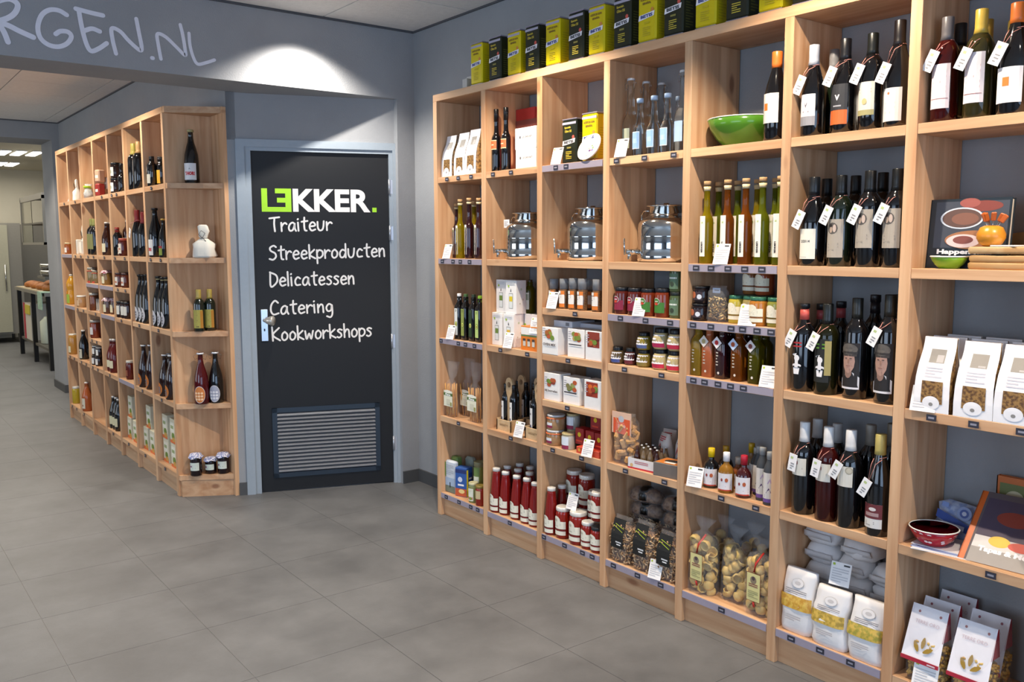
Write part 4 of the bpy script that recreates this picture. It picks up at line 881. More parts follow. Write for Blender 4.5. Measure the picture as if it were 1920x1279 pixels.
# --- column 3
cell('R', 3, 'A')
put(tin, 'dark green olive oil tin with red dot', 'tin', None, *zA(1465, 438), .07, h=.205, yellow=False); put(tin, 'yellow olive oil tin behind the floral plate', 'tin', None, *zA(1672, 410), .05, h=.212, yellow=True)
def plate(h):
    root = empty('floral_plate'); mt = Matrix.Translation((0, -.0, .055)) @ Matrix.Rotation(math.radians(62), 4, 'X')
    part('plate', 'pl1', lambda b: b.lathe([(0, -.012), (.03, -.012), (.055, .0), (.066, .012), (.064, .014), (.05, .004), (0, -.006)], M('e9e2da', .2), 28, M4=mt), root)
    def fl(b):
        rr = random.Random(3)
        for i in range(16):
            a, q = rr.random()*6.28, rr.uniform(.008, .044); c = rr.choice(['b04a5a', '6a5aa0', 'c98a5a', '7a9a6a', '8a4a6a']); cx, cy = q*math.cos(a), q*math.sin(a); z = -.0045 if q < .04 else .0
            b.add([tuple(mt @ Vector((cx+.006*math.cos(k), cy+.006*math.sin(k), z+.002))) for k in range(6)], [tuple(range(6))], M(c, .5))
    part('flowers', 'pl2', fl, root); part('stand', 'pl3', lambda b: b.box(-.03, -.005, 0, .03, .055, .012, M('a5703a', .5), bev=.003), root)
    return root
put(plate, 'small white floral plate on brown stand', 'plate', None, *zA(1690, 640), .03, h=.1)
card(1041, 282, .0)
cell('R', 3, 'B'); put(fusto, 'polished steel oil drum with tap', 'container', g_f, 1112, 388, .14, r=.117)
cell('R', 3, 'H')
GR = lambda H: [('r', -.02, H*.06, .021, H*.18, 'd97a2a'), ('r', -.02, H*.18, .021, H*.48, 'e8e4de'), ('r', .004, H*.46, .021, H*.6, 'd97a2a'), ('r', -.018, H*.5, .003, H*.6, 'e6e2de'), ('l', -.014, H*.34, .006, H*.44, 3, '77727a')]
for x, y, d_ in ((1310, 178, .08), (1415, 178, .04), (1512, 178, .035), (1605, 182, .03), (1690, 185, .09), (1757, 186, .03)):
    put(bottle, 'spice grinder with white orange label' if d_ < .07 else 'spice grinder standing further back', 'grinder', 'spice grinders', *zC1(x, y), d_, prof='grind', r=.023, glass=M('5a4438', .15, c2='7a5a3a', s=150), cap=(M('b9bcc0', .15, 0., 'glass', tr=.6), .66, .92, 'grinder_top'), label=(.0601, .0602, .001, 'e8e4de', GR), name='spice_grinder')
card(1032.5, 552)
cell('R', 3, 'C')
def food(w, h, c1, c2, line=None, dark=False):
    L = [('r', -w*.38, h*.42, w*.3, h*.92, c1)] if dark else []
    rr = random.Random(c1+c2)
    for i in range(9): L.append(('e', rr.uniform(-.2, .24)*w, h*(.64+rr.uniform(-.12, .14)), w*.13, h*.08, [c1, c2, 'b5542a', '6f8a32'][i % 4]))
    L += [('l', -w*.42, h*.55, -w*.26, h*.85, 4, 'aaa6b0')]
    if line: L.append(line)
    return L
WB = 'white food carton with dish picture'
put(carton, WB, 'box', 'food cartons fourth shelf', *zC1(1298, 676), .02, w=.112, d=.07, front=food(.112, .145, 'a8622a', '8f9a3a', ('t', 'OVEN MIX', 0, .046, .09, .012, '5c5860', .04, 0)), name='food_carton')
put(carton, WB, 'box', 'food cartons fourth shelf', *zC1(1535, 700), .018, w=.112, d=.07, front=food(.112, .14, '7f8a3a', 'b59a5a', ('r', -.045, .055, .04, .06, '3a3a44')), name='food_carton')
put(carton, WB, 'box', 'food cartons fourth shelf', *zC1(1762, 728), .01, w=.112, d=.07, front=food(.112, .135, '8a3424', 'c9683a', dark=True), name='food_carton')
put(carton, 'flat pale box lying behind the food cartons', 'box', None, *zC1(1345, 612), .12, w=.13, d=.14, col='cfd3dc', name='flat_box', front=[('r', .02, .13, .045, .145, '7d8088')])
put(carton, 'second flat pale box lying behind', 'box', None, *zC1(1660, 640), .12, w=.15, d=.14, col='c5c9d4', name='flat_box')
cell('R', 3, 'J'); zJ = lambda x, y: zA(x, y, 800, 660)
put(carton, WB, 'box', 'food cartons fifth shelf', *zJ(1285, 222), .02, w=.11, d=.07, front=food(.11, .13, 'b0582e', '8a3a2a', ('t', 'bij borrelen', 0, .044, .09, .014, '4c4850', .03, 0)), name='food_carton')
put(carton, WB, 'box', 'food cartons fifth shelf', *zJ(1487, 262), .018, w=.11, d=.07, front=food(.11, .13, '7f7a4a', '9a9a5a', ('r', -.045, .05, .04, .056, '3a3a44')), name='food_carton')
put(carton, WB, 'box', 'food cartons fifth shelf', *zJ(1708, 296), .01, w=.11, d=.07, front=food(.11, .13, '9a3018', 'd96a22', dark=True), name='food_carton')
cell('R', 3, 'E'); zK = zJ
PJ = lambda H: [('r', -.02, H*.16, .018, H*.32, '8f2448'), ('r', -.02, H*.32, .018, H*.5, 'dfe2e4')]
for x, y, zo, ds in ((1320, 795, 0, 'lower'), (1330, 632, .072, 'upper')):
    put(jar, ds+' squat preserving jar with orange rubber ring', 'jar', 'preserving jars', *zK(x, y), .05, h=.072, zoff=zo, r=.042, fill=M('a9835c', .12), lid=('c9cdd0', 1.0), ring='d9602a', label=(.1601, .1602, .001, 'dfe2e4', PJ), name='preserving_jar')
WJ = lambda H: [('r', -.026, H*.05, .026, H*.28, '8f2448'), ('r', -.026, H*.28, .026, H*.8, 'dfe6ee')]
put(jar, 'lower jar with white over crimson label', 'jar', 'crimson and white jars', *zK(1460, 828), .035, h=.075, r=.031, fill=M('b9b4a8', .15), lid=('b9a97a', 1.0), label=(.0501, .0502, .001, 'dfe6ee', WJ))
put(jar, 'upper jar with white over crimson label', 'jar', 'crimson and white jars', *zK(1510, 660), .105, h=.075, zoff=.0755, r=.031, fill=M('b9b4a8', .15), lid=('b9a97a', 1.0), label=(.0501, .0502, .001, 'dfe6ee', WJ))
put(jar, 'plain jar under the upper crimson jar', 'jar', None, *zK(1512, 770), .105, h=.0752, r=.031, fill=M('8a857c', .15), lid=('b9a97a', 1.0))
SF = [('d', 0, .045, .011, 'e0c01a'), ('r', -.02, .012, .02, .02, 'd9442a')]
for x, y, zo, d_ in ((1570, 868, .03, .045), (1675, 880, .03, .04), (1770, 905, .03, .035), (1735, 718, .105, .07)):
    put(carton, 'small red box with yellow emblem', 'box', 'small red spice boxes', *zK(x, y), d_, w=.055 if zo < .1 else .065, d=.05, h=.074, zoff=zo, col='9a1a1c', front=SF, name='spice_box')
put(carton, 'open orange red display tray under the red boxes', 'tray', None, *zK(1655, 965), .012, w=.15, d=.13, h=.03, col='c9482e', front=[('d', -.055, .016, .008, 'e0a03a')], name='display_tray')
card(1099, 829, -.008)
cell('R', 3, 'G'); zG3 = lambda x, y: (1000+x/5.117, 850+y/5.117)
passata(180, 320, .05, zG3); passata(270, 302, .15, zG3, desc='red passata bottle behind the jars')
TJ = lambda H: [('r', -.032, H*.12, .042, H*.25, 'e8e4d2'), ('r', -.032, H*.32, .042, H*.56, 'e8e4d2'), ('e', -.006, H*.57, .023, H*.15, 'e8e4d2'), ('r', -.032, H*.275, .042, H*.295, '7c2a2a'), ('e', -.008, H*.59, .009, H*.05, 'b9b4a2'), ('l', -.016, H*.38, .018, H*.5, 3, '8f8a86')]
SAU = M('8a1c10', .12, 0., 'gloss')
def sauce(x, y, d_, r, desc, z=zG3, lid='e4e0d8', **k):
    put(jar, desc, 'jar', 'red sauce jars', *z(x, y), d_, r=r, fill=SAU, lid=(lid, .95), label=(.1201, .1202, .001, 'e8e4d2', TJ), name='sauce_jar', **k)
sauce(290, 508, .045, .037, 'red sauce jar of the front row'); sauce(435, 552, .045, .042, 'wide red sauce jar of the front row'); sauce(530, 648, .035, .031, 'small red sauce jar of the front row'); sauce(612, 702, .035, .031, 'small red sauce jar with dark lid', lid='23262a')
sauce(620, 442, .035, .031, 'upper red sauce jar on dark lid', zb=.1314+.145, h=.13)
sauce(375, 202, .16, .039, 'upper red sauce jar of the back row', zb=.1314+.13, h=.16); sauce(375, 400, .16, .039, 'lower red sauce jar of the back row', h=.13); sauce(515, 238, .16, .039, 'upper red sauce jar of the back row', zb=.1314+.13, h=.16)
sauce(515, 440, .16, .039, 'lower red sauce jar of the back row', h=.13); sauce(597, 382, .11, .036, 'upper red sauce jar of the back row', zb=.1314+.11, h=.135); sauce(597, 560, .11, .036, 'lower red sauce jar of the back row', h=.11)
card(1070, 933, .03, zoff=.15, desc='white price card leaning on the jars')
# --- column 4
cell('R', 4, 'A'); zA4 = lambda x, y: (1120+x/5.333, 100+y/5.333)
LB = lambda H: [('r', -.019, H*.13, .019, H*.41, '8fb4e4'), ('r', -.012, H*.22, .012, H*.3, 'a9c6ea')]
for x, y, d_ in ((338, 250, .115), (495, 275, .175), (640, 292, .23), (868, 170, .05)):
    put(bottle, 'tall clear swing top bottle', 'bottle', 'clear swing top bottles', *zA4(x, y), d_, prof='swing', r=.034, glass=CLEAR, swing=True, label=(.12, .37, .022, 'a9b09a' if x < 400 else '9db8d8', None), name='glass_bottle')
for x, y, d_ in ((430, 450, .045), (572, 427, .04), (707, 405, .04), (820, 430, .13)):
    put(bottle, 'small clear bottle with pale blue cap', 'bottle', 'small clear bottles with blue caps', *zA4(x, y), d_, prof='swing', r=.029, glass=CLEAR, cap=('b4cdea', .93, .5, 'cap'), label=(.12, .42, .0205, 'e3e8f2', LB), name='glass_bottle')
card(1162, 266)
cell('R', 4, 'B'); put(fusto, 'polished steel oil drum with tap', 'container', g_f, 1250, 384, .14, r=.117)
cell('R', 4, 'H'); zH4 = lambda x, y: (1120+x/5.189, 500+y/5.189)
for x, y, c, f_, w_ in ((245, 195, '8a1c3c', '5a2018', 1), (375, 203, '8a1c3c', '5a2018', 1), (505, 208, '3f7a2c', '7a3018', 1), (648, 213, '3f7a2c', '7a3018', 1)):
    TP = (lambda c: lambda H: [('r', -.03, H*.16, .03, H*.52, c), ('e', -.006, H*.55, .018, H*.13, 'b9b4ae'), ('e', -.006, H*.55, .015, H*.10, c), ('e', -.006, H*.47, .01, H*.05, 'c9402a'), ('r', -.014, H*.54, .004, H*.57, 'e0dcd6')])(c)
    put(jar, 'dark lidded tapenade jar with '+('crimson' if c[0] == '8' else 'green')+' label', 'jar', 'tapenade jars', *zH4(x, y), .04, r=.033, fill=M(f_, .12), lid=('161a22', .97), label=(.1601, .1602, .001, c, TP))
for y, zo, nm in ((275, 0, 'lower'), (82, .104, 'upper')): put(jar, nm+' pesto jar with dark green label', 'jar', 'pesto jars', *zH4(775, y), .05, h=.104, zoff=zo, r=.03, fill=M('4a5a3a', .15), lid=('1c2422', .97), label=(.12, .7, .026, '5d7a60', lambda H: [('r', -.02, H*.5, .02, H*.56, 'dfe6df'), ('d', 0, H*.3, .01, '2c3a2c')]))
card(1196, 562)
cell('R', 4, 'C')
RJ = lambda H: [('r', -.026, H*.30, .036, H*.70, 'e2dfe2'), ('e', -.006, H*.5, .012, H*.06, 'c2b8b4'), ('e', -.006, H*.5, .0105, H*.045, 'e2dfe2')]
for x, y, zo, r, c, f_, ds in ((200, 790, 0, .029, '4a5a9a', '5a4a30', 'small round jar with blue band'), (325, 795, 0, .027, '6a2430', '4a2422', 'small round jar with dark red band'), (458, 832, 0, .032, '8a7a3a', '7a6a2a', 'round jar with olive band'), (622, 843, 0, .037, 'c92a4a', 'b9a878', 'round jar with red band'), (765, 872, 0, .037, 'd93048', 'b9a878', 'round jar with red band'),
                           (458, 660, 1, .032, '5a6a9a', '8a7a2a', 'upper round jar with olive filling'), (625, 655, 1, .037, 'b92454', 'b9a878', 'upper round jar with crimson band'), (770, 690, 1, .037, 'c92a4a', 'b9a878', 'upper round jar with crimson band')):
    put(jar, ds, 'jar', 'round jars with white labels', *zH4(x, y), .045, zoff=(.072 if r < .035 else .084) if zo else 0, h=.072 if r < .035 else .084, prof='round', r=r, fill=M(f_, .12), lid=('101216', .74), label=(.10, .30, r*1.05, c, RJ), name='round_jar')
cell('R', 4, 'E'); zE4 = lambda x, y: (1120+x/5.333, 740+y/5.333)
def rusk(b):
    r_ = random.Random(2); b.box(-.021, -.014, -.010, .021, .014, .010, M('cfa068', .75, c2='b98850', s=60), M4=Matrix.Rotation(.2, 4, 'Y'), bev=.005)
def rlab(root, h, w, d):
    part('header_card', 'rhead', lambda b: (b.box(-w*.5, -.036, h*.60, w*.5, -.032, h*1.02, M('e0b8a0', .5)), decos(b, [('r', -w*.42, h*.60, w*.46, h*.90, 'd9542c'), ('e', 0, h*.89, .017, .014, 'b9bcc4'), ('l', -.02, h*.70, .026, h*.78, 3, 'f0d0c0')], plane_map(-.036))), root)
put(filled_bag, 'bag of golden rusks with orange header card', 'bag', None, *zE4(265, 175), .07, w=.112, d=.085, piece=('rusk', 'rusk', rusk), n=34, seed=4, neck=False, label=rlab, name='rusk_bag')
def sbag(h): 
    root = empty('small_bag'); part('bag', 'sbag', lambda b: b.loft([(.002, .075, .05, 0), (.05, .08, .055, 0), (.10, .075, .04, 0), (.14, .07, .008, .0)], M('d3cdc9', .6), 14, e=4, wob=.008), root); part('print', 'sbagp', lambda b: decos(b, [('l', -.02, .105, .02, .13, 3, 'c0303a'), ('d', .01, .05, .012, 'b92a34'), ('p', [(-.02, .05), (-.005, .09), (-.012, .1)], 'b03a44')], lambda u, v, o: (u, -.03-o+max(0, v-.06)*.28, v)), root); return root
for x, y, d_, rz in ((745, 270, .17, -.3), (700, 385, .21, .1), (790, 400, .13, -.2)): put(sbag, 'small white and red paper sweet bag', 'bag', 'white and red sweet bags', *zE4(x, y), d_, rz=rz)
def vialtray(h):
    root = empty('display_tray'); part('tray', 'vtray', lambda b: (b.box(-.075, 0, 0, .075, .002, .045, M('e0dcdc', .4)), b.box(-.075, .11, 0, .075, .112, .045, M('e0dcdc', .4)), b.box(-.075, 0, 0, -.073, .11, .045, M('e0dcdc', .4)), b.box(.073, 0, 0, .075, .11, .045, M('e0dcdc', .4)), b.box(-.075, 0, 0, .075, .112, .003, M('e0dcdc', .4)), decos(b, [('r', -.075, .0, .075, .007, 'c02a36'), ('l', -.04, .022, .03, .036, 2, 'b9646a'), ('d', -.055, .015, .008, 'd9b07a')], plane_map(0))), root); return root
vt = put(vialtray, 'white and red display tray of small bottles', 'tray', None, *zE4(450, 620), .015, h=.045, rz=.12)
for i in range(4):
    for j in range(3):
        bo = bottle(.088, prof='sauce', r=.0135, glass=M('6f5c44', .12) if (i+j) % 3 else M('3a1c16', .12), cap=('c9ccd0', .66, .34, 'cap') if (i+j) % 4 else ('4a2a1c', .7, .42, 'cap'), name='miniature_bottle')
        lo = Vector((-.05+i*.034, .03+j*.032, .0035)); a = -PI/2+.12; bo.location = vt.location+Vector((lo.x*math.cos(a)-lo.y*math.sin(a), lo.x*math.sin(a)+lo.y*math.cos(a), lo.z)); bo.rotation_euler = (0, 0, a)
        THINGS.append((bo, 'miniature bottle in the display tray', 'bottle', 'miniature bottles in the tray', dict(NOW)))
put(carton, 'flat clear tray with orange and black lid', 'box', None, *zE4(700, 690), .02, w=.12, d=.10, col='6e6660', rz=.15, name='sweets_tray', top=[('r', -.055, .005, .055, .09, 'c9762a'), ('e', .0, .05, .035, .022, '2c2420'), ('r', -.02, .015, .03, .035, 'e6e0d8'), ('e', .03, .07, .02, .012, 'a9c24a')])
cell('R', 4, 'G'); zG4 = lambda x, y: (1120+x/4.411, 880+y/4.411)
PB = M('b8946c', .6, c2='8f6a48', s=80)
def twists(n, w, d, h):
    def f(b):
        r_ = random.Random(n)
        for i in range(n):
            t = r_.random(); a = r_.random()*2*PI; k = (abs(math.cos(a))**4+abs(math.sin(a))**4)**-.25; q = r_.uniform(.88, 1) if t < .95 else r_.random()
            c = Vector((w/2*k*math.cos(a)*q, d/2*k*math.sin(a)*q, .006+t*h)); v = Vector((r_.uniform(-1, 1), r_.uniform(-1, 1), r_.uniform(-1, 1))).normalized()*.015
            b.tube([c-v, c+v*.1+Vector((.001, 0, .001)), c+v], .0032, PB if i % 3 else M('d3b48c', .6), 4)
        b.loft([(.002, w*.85, d*.85, 0), (h*.5, w*.88, d*.88, 0), (h, w*.7, d*.7, 0)], M('6a4a30', .8), 10)
    return f
def pblab(root, h, w, d):
    def L(b):
        f = lambda u, v, o: (u, -(d/2+.012)-o+max(0, v-h*.62)*.35, v)
        decos(b, [('r', -w*.30, h*.34, w*.32, h*.96, '0f100f'), ('r', -w*.05, h*.46, w*.24, h*.49, 'd6d6d8'), ('r', .0, h*.41, w*.2, h*.435, 'f0f0f0'), ('p', [(-.03, h*.80), (.03, h*.70), (.03, h*.712), (-.03, h*.815)], '9fb52a'), ('p', [(-.02, h*.84), (.034, h*.77), (.034, h*.78), (-.02, h*.852)], 'b5c83a')], f)
    part('label', ('pbl', h, w), L, root)
for x, y, d_, h in ((215, 400, .06, .2), (415, 450, .055, .21), (610, 560, .05, .2)):
    put(filled_bag, 'bag of brown pasta twists, black label', 'bag', 'brown pasta bags', *zG4(x, y), d_, h=h, w=.115, d=.075, piece=None, n=0, seed=1, neck=False, label=pblab, body=(h, twists(340, .108, .068, h*.8)))
def lying(h, seed=0):
    root = empty('pasta_bag'); part('contents', 'lyc', lambda b: b.loft([(.004, .15, .07, 0), (.02, .16, .08, 0), (.045, .14, .07, 0), (.055, .08, .03, 0)], M('8a6a4c', .5, c2='5a3c26', s=70), 14, wob=.008), root)['kind'] = 'stuff'
    part('clear_bag', 'lyb', lambda b: b.loft([(.001, .165, .075, 0), (.02, .175, .086, 0), (.048, .155, .076, 0), (.062, .09, .03, 0)], film(.92), 16, wob=.008), root)
    part('label', 'lyl', lambda b: (b.loft([(.012, .05, .092, 0), (.035, .05, .09, 0), (.058, .045, .06, 0), (.066, .03, .03, 0)], M('0f100f', .3), 12)), root); return root
for x, y, zo, d_ in ((345, 270, .19, .14), (355, 160, .255, .15), (560, 200, .19, .14), (560, 120, .255, .15)):
    put(lying, 'brown pasta bag lying on top', 'bag', 'brown pasta bags', *zG4(x, y), d_, h=.062, zoff=zo, rz=.2)
for x, d_ in ((350, .16), (560, .16)): put(filled_bag, 'brown pasta bag standing behind', 'bag', 'brown pasta bags', *zG4(x, 380), d_, h=.19, w=.13, d=.085, piece=None, n=0, seed=1, neck=False, body=(.19, twists(200, .12, .075, .165)))
card(1226, 1056, -.006, rz=.15)
# --- column 5
cell('R', 5, 'A')
put(bowl, 'large glazed green bowl with cream rim', 'bowl', None, 1376, 221, .142, r=.139, col='487a22', inner='dfe3c8', name='large_bowl')
def orl(H): return [('r', -.022, H*.34, -.004, H*.42, 'd9742a')]
put(bottle, 'dark wine bottle with orange capsule', 'bottle', None, 1458, 97, .055, prof='burg', r=.0405, cap=('d9702c', .82, None), label=(.2, .53, .034, 'e3ddd4', orl))
cell('R', 5, 'B'); zB5 = lambda x, y: (1120+x/5.189, 320+y/5.189)
for x, y, l, d_ in ((1072, 106, 'y', .045), (1272, 104, 'a', .045), (1450, 95, 'a', .045), (1615, 90, 'g', .045), (1790, 108, 'g', .05), (1185, 122, 'g', .12), (1372, 118, 'g', .12), (1562, 112, 'y', .12), (1740, 110, 'g', .12)):
    put(bottle, 'slim oil bottle with cork and upright label' if d_ < .1 else 'slim oil bottle in the back row', 'bottle', 'slim oil bottles of column five', *zB5(x, y), d_, h=.308, prof='slim', r=.0255, glass=OIL[l], cap=(CORK, .955, .54, 'stopper'), label=(.09, .58, .0125, 'ece8dc', LEK), name='oil_bottle', band=('d9c9a0', .885, .935))
card(1350, 466, rz=.12)
cell('R', 5, 'H'); zH5 = zH4
DJ = lambda H: [('r', -.026, H*.2, .026, H*.68, '3a2a30'), ('e', -.012, H*.5, .012, H*.2, 'b0603a'), ('d', .014, H*.4, .0095, 'd9dce2')]
for x, y, zo, nm in ((990, 396, 0, 'lower'), (1015, 258, .066, 'upper')): put(jar, nm+' squat dark tapenade jar', 'jar', 'dark squat jars', *zH5(x, y), .045, h=.066, zoff=zo, r=.032, fill=M('1c1214', .1), lid=('121216', 1.0), label=(.2001, .2002, .001, '3a2a30', DJ))
def mush(b):
    r_ = random.Random(8)
    for i in range(230):
        a = r_.random()*2*PI; q = r_.uniform(.45, 1); t = r_.random(); c = Vector((.036*q*math.cos(a), .022*q*math.sin(a), .008+t*.085)); v = Vector((r_.uniform(-1, 1), r_.uniform(-1, 1), r_.uniform(-1, 1))).normalized()*.008; w = v.cross(Vector((.3, .5, .8))).normalized()*.004
        b.tube([c-v, c+w, c+v], [.001, .0032, .001], M(['a98a52', '6b5030', 'cdb27a', '8a6a3a'][i % 4], .6), 4)
def mlab(root, h, w, d): part('label', 'mlab', lambda b: decos(b, [('r', -.018, h*.80, .018, h*.94, 'b4c0d4'), ('r', -.01, h*.86, .012, h*.89, '5a6478')], plane_map(-.012)), root)
put(filled_bag, 'clear bag of dried mushrooms with small label', 'bag', None, *zH5(1190, 182), .045, w=.085, d=.055, piece=None, n=0, seed=3, neck=False, label=mlab, body=('mush', mush), name='mushroom_bag')
SJ = lambda H: [('r', -.028, H*.14, .036, H*.27, 'e8e2cc'), ('r', -.028, H*.33, .036, H*.60, 'e8e2cc'), ('e', -.006, H*.6, .02, H*.14, 'e8e2cc'), ('r', -.028, H*.285, .036, H*.305, '7c4a2a'), ('l', -.016, H*.4, .018, H*.52, 3, 'aaa495')]
for x, y, zo, d_, c, r, ds in ((1370, 322, 0, .06, 'b9a83a', .031, 'yellow jar with green lid'), (1492, 332, 0, .06, '9a8a52', .028, 'small jar with green lid'), (1618, 347, 0, .04, 'b0702a', .033, 'amber jar with green lid'), (1742, 352, 0, .045, '8a8a3a', .033, 'green jar with green lid'), (1500, 112, .105, .12, '8a5a32', .031, 'upper back jar with green lid'), (1635, 112, .105, .11, '9a4a2a', .035, 'upper back jar with green lid'), (1500, 330, 0, .125, '8a5a32', .031, 'lower back jar with green lid'), (1635, 330, 0, .115, '9a4a2a', .035, 'lower back jar with green lid')):
    put(jar, ds, 'jar', 'cream labelled jars with green lids', *zH5(x, y), d_, zoff=zo, h=.104, r=r, fill=M(c, .12), lid=('2f6a52', .96), label=(.1401, .1402, .001, 'e8e2cc', SJ))
card(1400, 578, rz=.12, w=.072)
cell('R', 5, 'C')
def diamond(c, c2='efe9ea'):
    def f(root, h, r):
        mt = Matrix.Translation((-.008, -r*.62-.012, h*.72)) @ Matrix.Rotation(PI/4, 4, 'Y')
        t = part('hang_tag', ('dia', h, c, c2), lambda b: (b.box(-.0165, 0, -.0165, .0165, .001, .0165, M(c2, .5), M4=mt), decos(b, [('e', 0, 0, .009, .009, c)], lambda u, v, o: tuple(mt @ Vector((u, -o-.0002, v))))), root)
    return f
for x, y, d_, l, c, c2 in ((990, 603, .045, 'gold', None, None), (1098, 610, .045, 'p', 'b0a070', 'dfd8d0'), (1225, 625, .045, 'd', 'c02a2c', 'efe9ea'), (1385, 640, .045, 'a', 'b0502a', 'c4d4ec'), (1555, 655, .045, 'ol', '7a3a30', 'dcd6d6'), (1170, 618, .12, 'a', 'b0a070', 'b9c4c4'), (1300, 625, .12, 'd', '8a6a5a', 'a89a94'), (1480, 640, .12, 'd', '7a3a30', 'a08a84'), (1640, 652, .10, 'ol', '7a3a30', 'b9a098')):
    put(bottle, ('square vinegar bottle' if d_ < .08 else 'square bottle at back')+(' of clear golden liquid' if l == 'gold' else ' diamond tag'), 'bottle', 'square bottles with diamond tags', *zH5(x, y), d_, prof='dress', sq=7, r=.0235, h=.19 if d_ < .08 else .188, glass=OIL[l], cap=('8e979e', .9, .46, 'cap'), label=(.1, .1001, .001, 'd9d4cc', lambda H: [('e', 0, H*.12, .005, .005, 'd8cfc4'), ('l', -.012, H*.25, -.002, H*.55, 5, 'b9b0a4')]), back=diamond(c, c2) if c else None, name='vinegar_bottle')
card(1441, 698, .0, rz=.12)
cell('R', 5, 'E'); zE5 = zE4
VL = lambda H: [('r', -.028, H*.07, .028, H*.10, 'c0402c'), ('l', -.02, H*.14, .024, H*.24, 4, 'a49e9a'), ('e', -.01, H*.34, .004, .006, '8a3a3a'), ('e', .008, H*.34, .006, .008, 'b0562e')]
for x, y, d_, c, gcol, ds in ((1168, 545, .05, 'e0bd14', DARK, 'dark vinegar flask with yellow stopper'), (1312, 580, .045, 'e9e8ea', M('a8762a', .08, 0., 'glass', tr=.4, ior=1.3), 'amber vinegar flask with white stopper'), (1478, 615, .04, 'b01c30', M('3c0c10', .06, 0., 'darkglass'), 'dark red vinegar flask with red stopper'), (1332, 520, .14, 'b98a14', DARK, 'back flask with mustard stopper'), (1448, 498, .15, 'c09a10', M('8a6a4a', .1), 'back flask with mustard stopper'), (1420, 640, .11, 'c9c0b4', M('8a4a22', .1), 'amber flask behind the red stopper')):
    put(bottle, ds, 'bottle', 'vinegar flasks', *zE5(x, y), d_, prof='flask', r=.0305 if d_ < .1 else .029, glass=gcol, rz=.45, cap=(c, .78, .42, 'stopper'), label=(.07, .5, .031, 'ddd9dc', VL), name='vinegar_flask')
AL = lambda H: [('r', -.021, H*.06, .021, H*.13, '6a4a92'), ('p', [(-.008, H*.24), (.012, H*.24), (.002, H*.34)], '5a3a6a'), ('p', [(-.004, H*.42), (.014, H*.42), (.006, H*.52)], 'b9a0c0'), ('l', -.014, H*.16, .014, H*.21, 2, 'a49ea8')]
for x, y, d_ in ((1620, 530, .05), (1722, 562, .04), (1560, 535, .13), (1650, 512, .12), (1725, 520, .12)):
    put(bottle, 'matt grey bottle with purple band label' if d_ < .1 else 'matt grey bottle at the back', 'bottle', 'matt grey purple banded bottles', *zE5(x, y), d_, prof='aero', r=.0225, glass=M('3d4044', .55), cap=('9a9c9c', .86, .56, 'cap'), rz=.4, label=(.13, .62, .024, 'd6cfc8', AL), name='balsamic_bottle')
card(1301, 881, -.006, rz=.25, w=.064)
cell('R', 5, 'G'); zG5 = zG4
def shell(b): b.lathe([(0, -.019), (.013, -.014), (.022, .0), (.022, .012), (.0195, .012), (.0175, 0), (.010, -.010), (0, -.014)], M('d9bc74', .5, c2='c9a65a', s=40), 8)
def plab(root, h, w, d):
    c = part('label', 'plab', lambda b: decos(b, [('r', -.031, h*.20, .031, h*.56, '7a3a2a'), ('r', -.029, h*.207, .029, h*.553, 'd9cf8e'), ('e', .0, h*.47, .014, h*.05, '8a7a62'), ('d', .0, h*.49, .007, '4a3a40'), ('l', -.02, h*.38, .02, h*.43, 2, '8a3a3a'), ('l', -.022, h*.24, .022, h*.34, 4, 'a09a6a')], plane_map(-(d/2+.004))), root)
    part('ribbon', 'prib', lambda b: (b.tube([(0, -d/2-.002, h*.57), (.004, -d/2+.002, h*.68), (.016, -.01, h*.80)], .004, M('b82a22', .4), 6), b.tube([(0, -d/2-.002, h*.19), (.002, -d/2-.001, h*.13)], .004, M('b82a22', .4), 6)), root)
for x, y, d_, lb, sd in ((880, 375, .06, plab, 1), (1150, 430, .085, None, 2), (1330, 500, .055, plab, 3), (1050, 470, .18, None, 4), (1300, 430, .2, None, 5)):
    h_ = {1: .30, 2: .29, 3: .29, 4: .28, 5: .28}[sd]
    put(filled_bag, 'pasta shell bag with yellow label' if lb else ('pasta shell bag without label' if d_ < .1 else 'pasta shell bag at the back'), 'bag', 'pasta shell bags', *zG5(x, y), d_, h=h_, w=.125 if lb else .118, d=.085, piece=('pasta_shell', 'shell', shell), n=34 if d_ < .1 else 20, seed=sd, label=lb, ps=1.75)
# --- column 6
cell('R', 6, 'A'); zA6 = lambda x, y: (1480+x/4.364, y/4.364)
line = lambda c='8a8680', v0=.3, v1=.46: (lambda H: [('l', -.022, H*v0, .018, H*v1, 4, c)])
wl = dict(hang=True)
put(bottle, 'dark wine bottle with silver capsule and tag', 'bottle', 'wine bottles column six', *zA6(208, 372), .05, prof='burg', r=.037, cap=('a9adb6', .78, None), label=(.12, .46, .03, 'dcd8da', lambda H: [('r', -.03, H*.12, .03, H*.22, '8e8e94'), ('p', [(-.008, H*.38), (-.002, H*.31), (.005, H*.38), (-.002, H*.34)], '6a6670'), ('l', -.012, H*.25, .01, H*.29, 1, 'a09ca4')]), hang=dict(zf=.66))
put(bottle, 'dark wine bottle with black and orange label', 'bottle', 'wine bottles column six', *zA6(466, 320), .07, prof='burg', r=.0395, cap=('101014', .78, None), label=(.10, .25, .033, 'c9602a', lambda H: [('r', -.033, H*.25, .033, H*.52, '2b2c30'), ('t', 'V', 0, H*.38, .017, .018, 'dcd8da', .05, 0), ('r', -.014, H*.285, .014, H*.30, '9a9aa0')]), hang=dict(zf=.70))
put(bottle, 'wine bottle with silver capsule behind the orange label', 'bottle', None, *zA6(372, 405), .15, prof='burg', r=.037, glass=GREEND, cap=('77777a', .78, None))
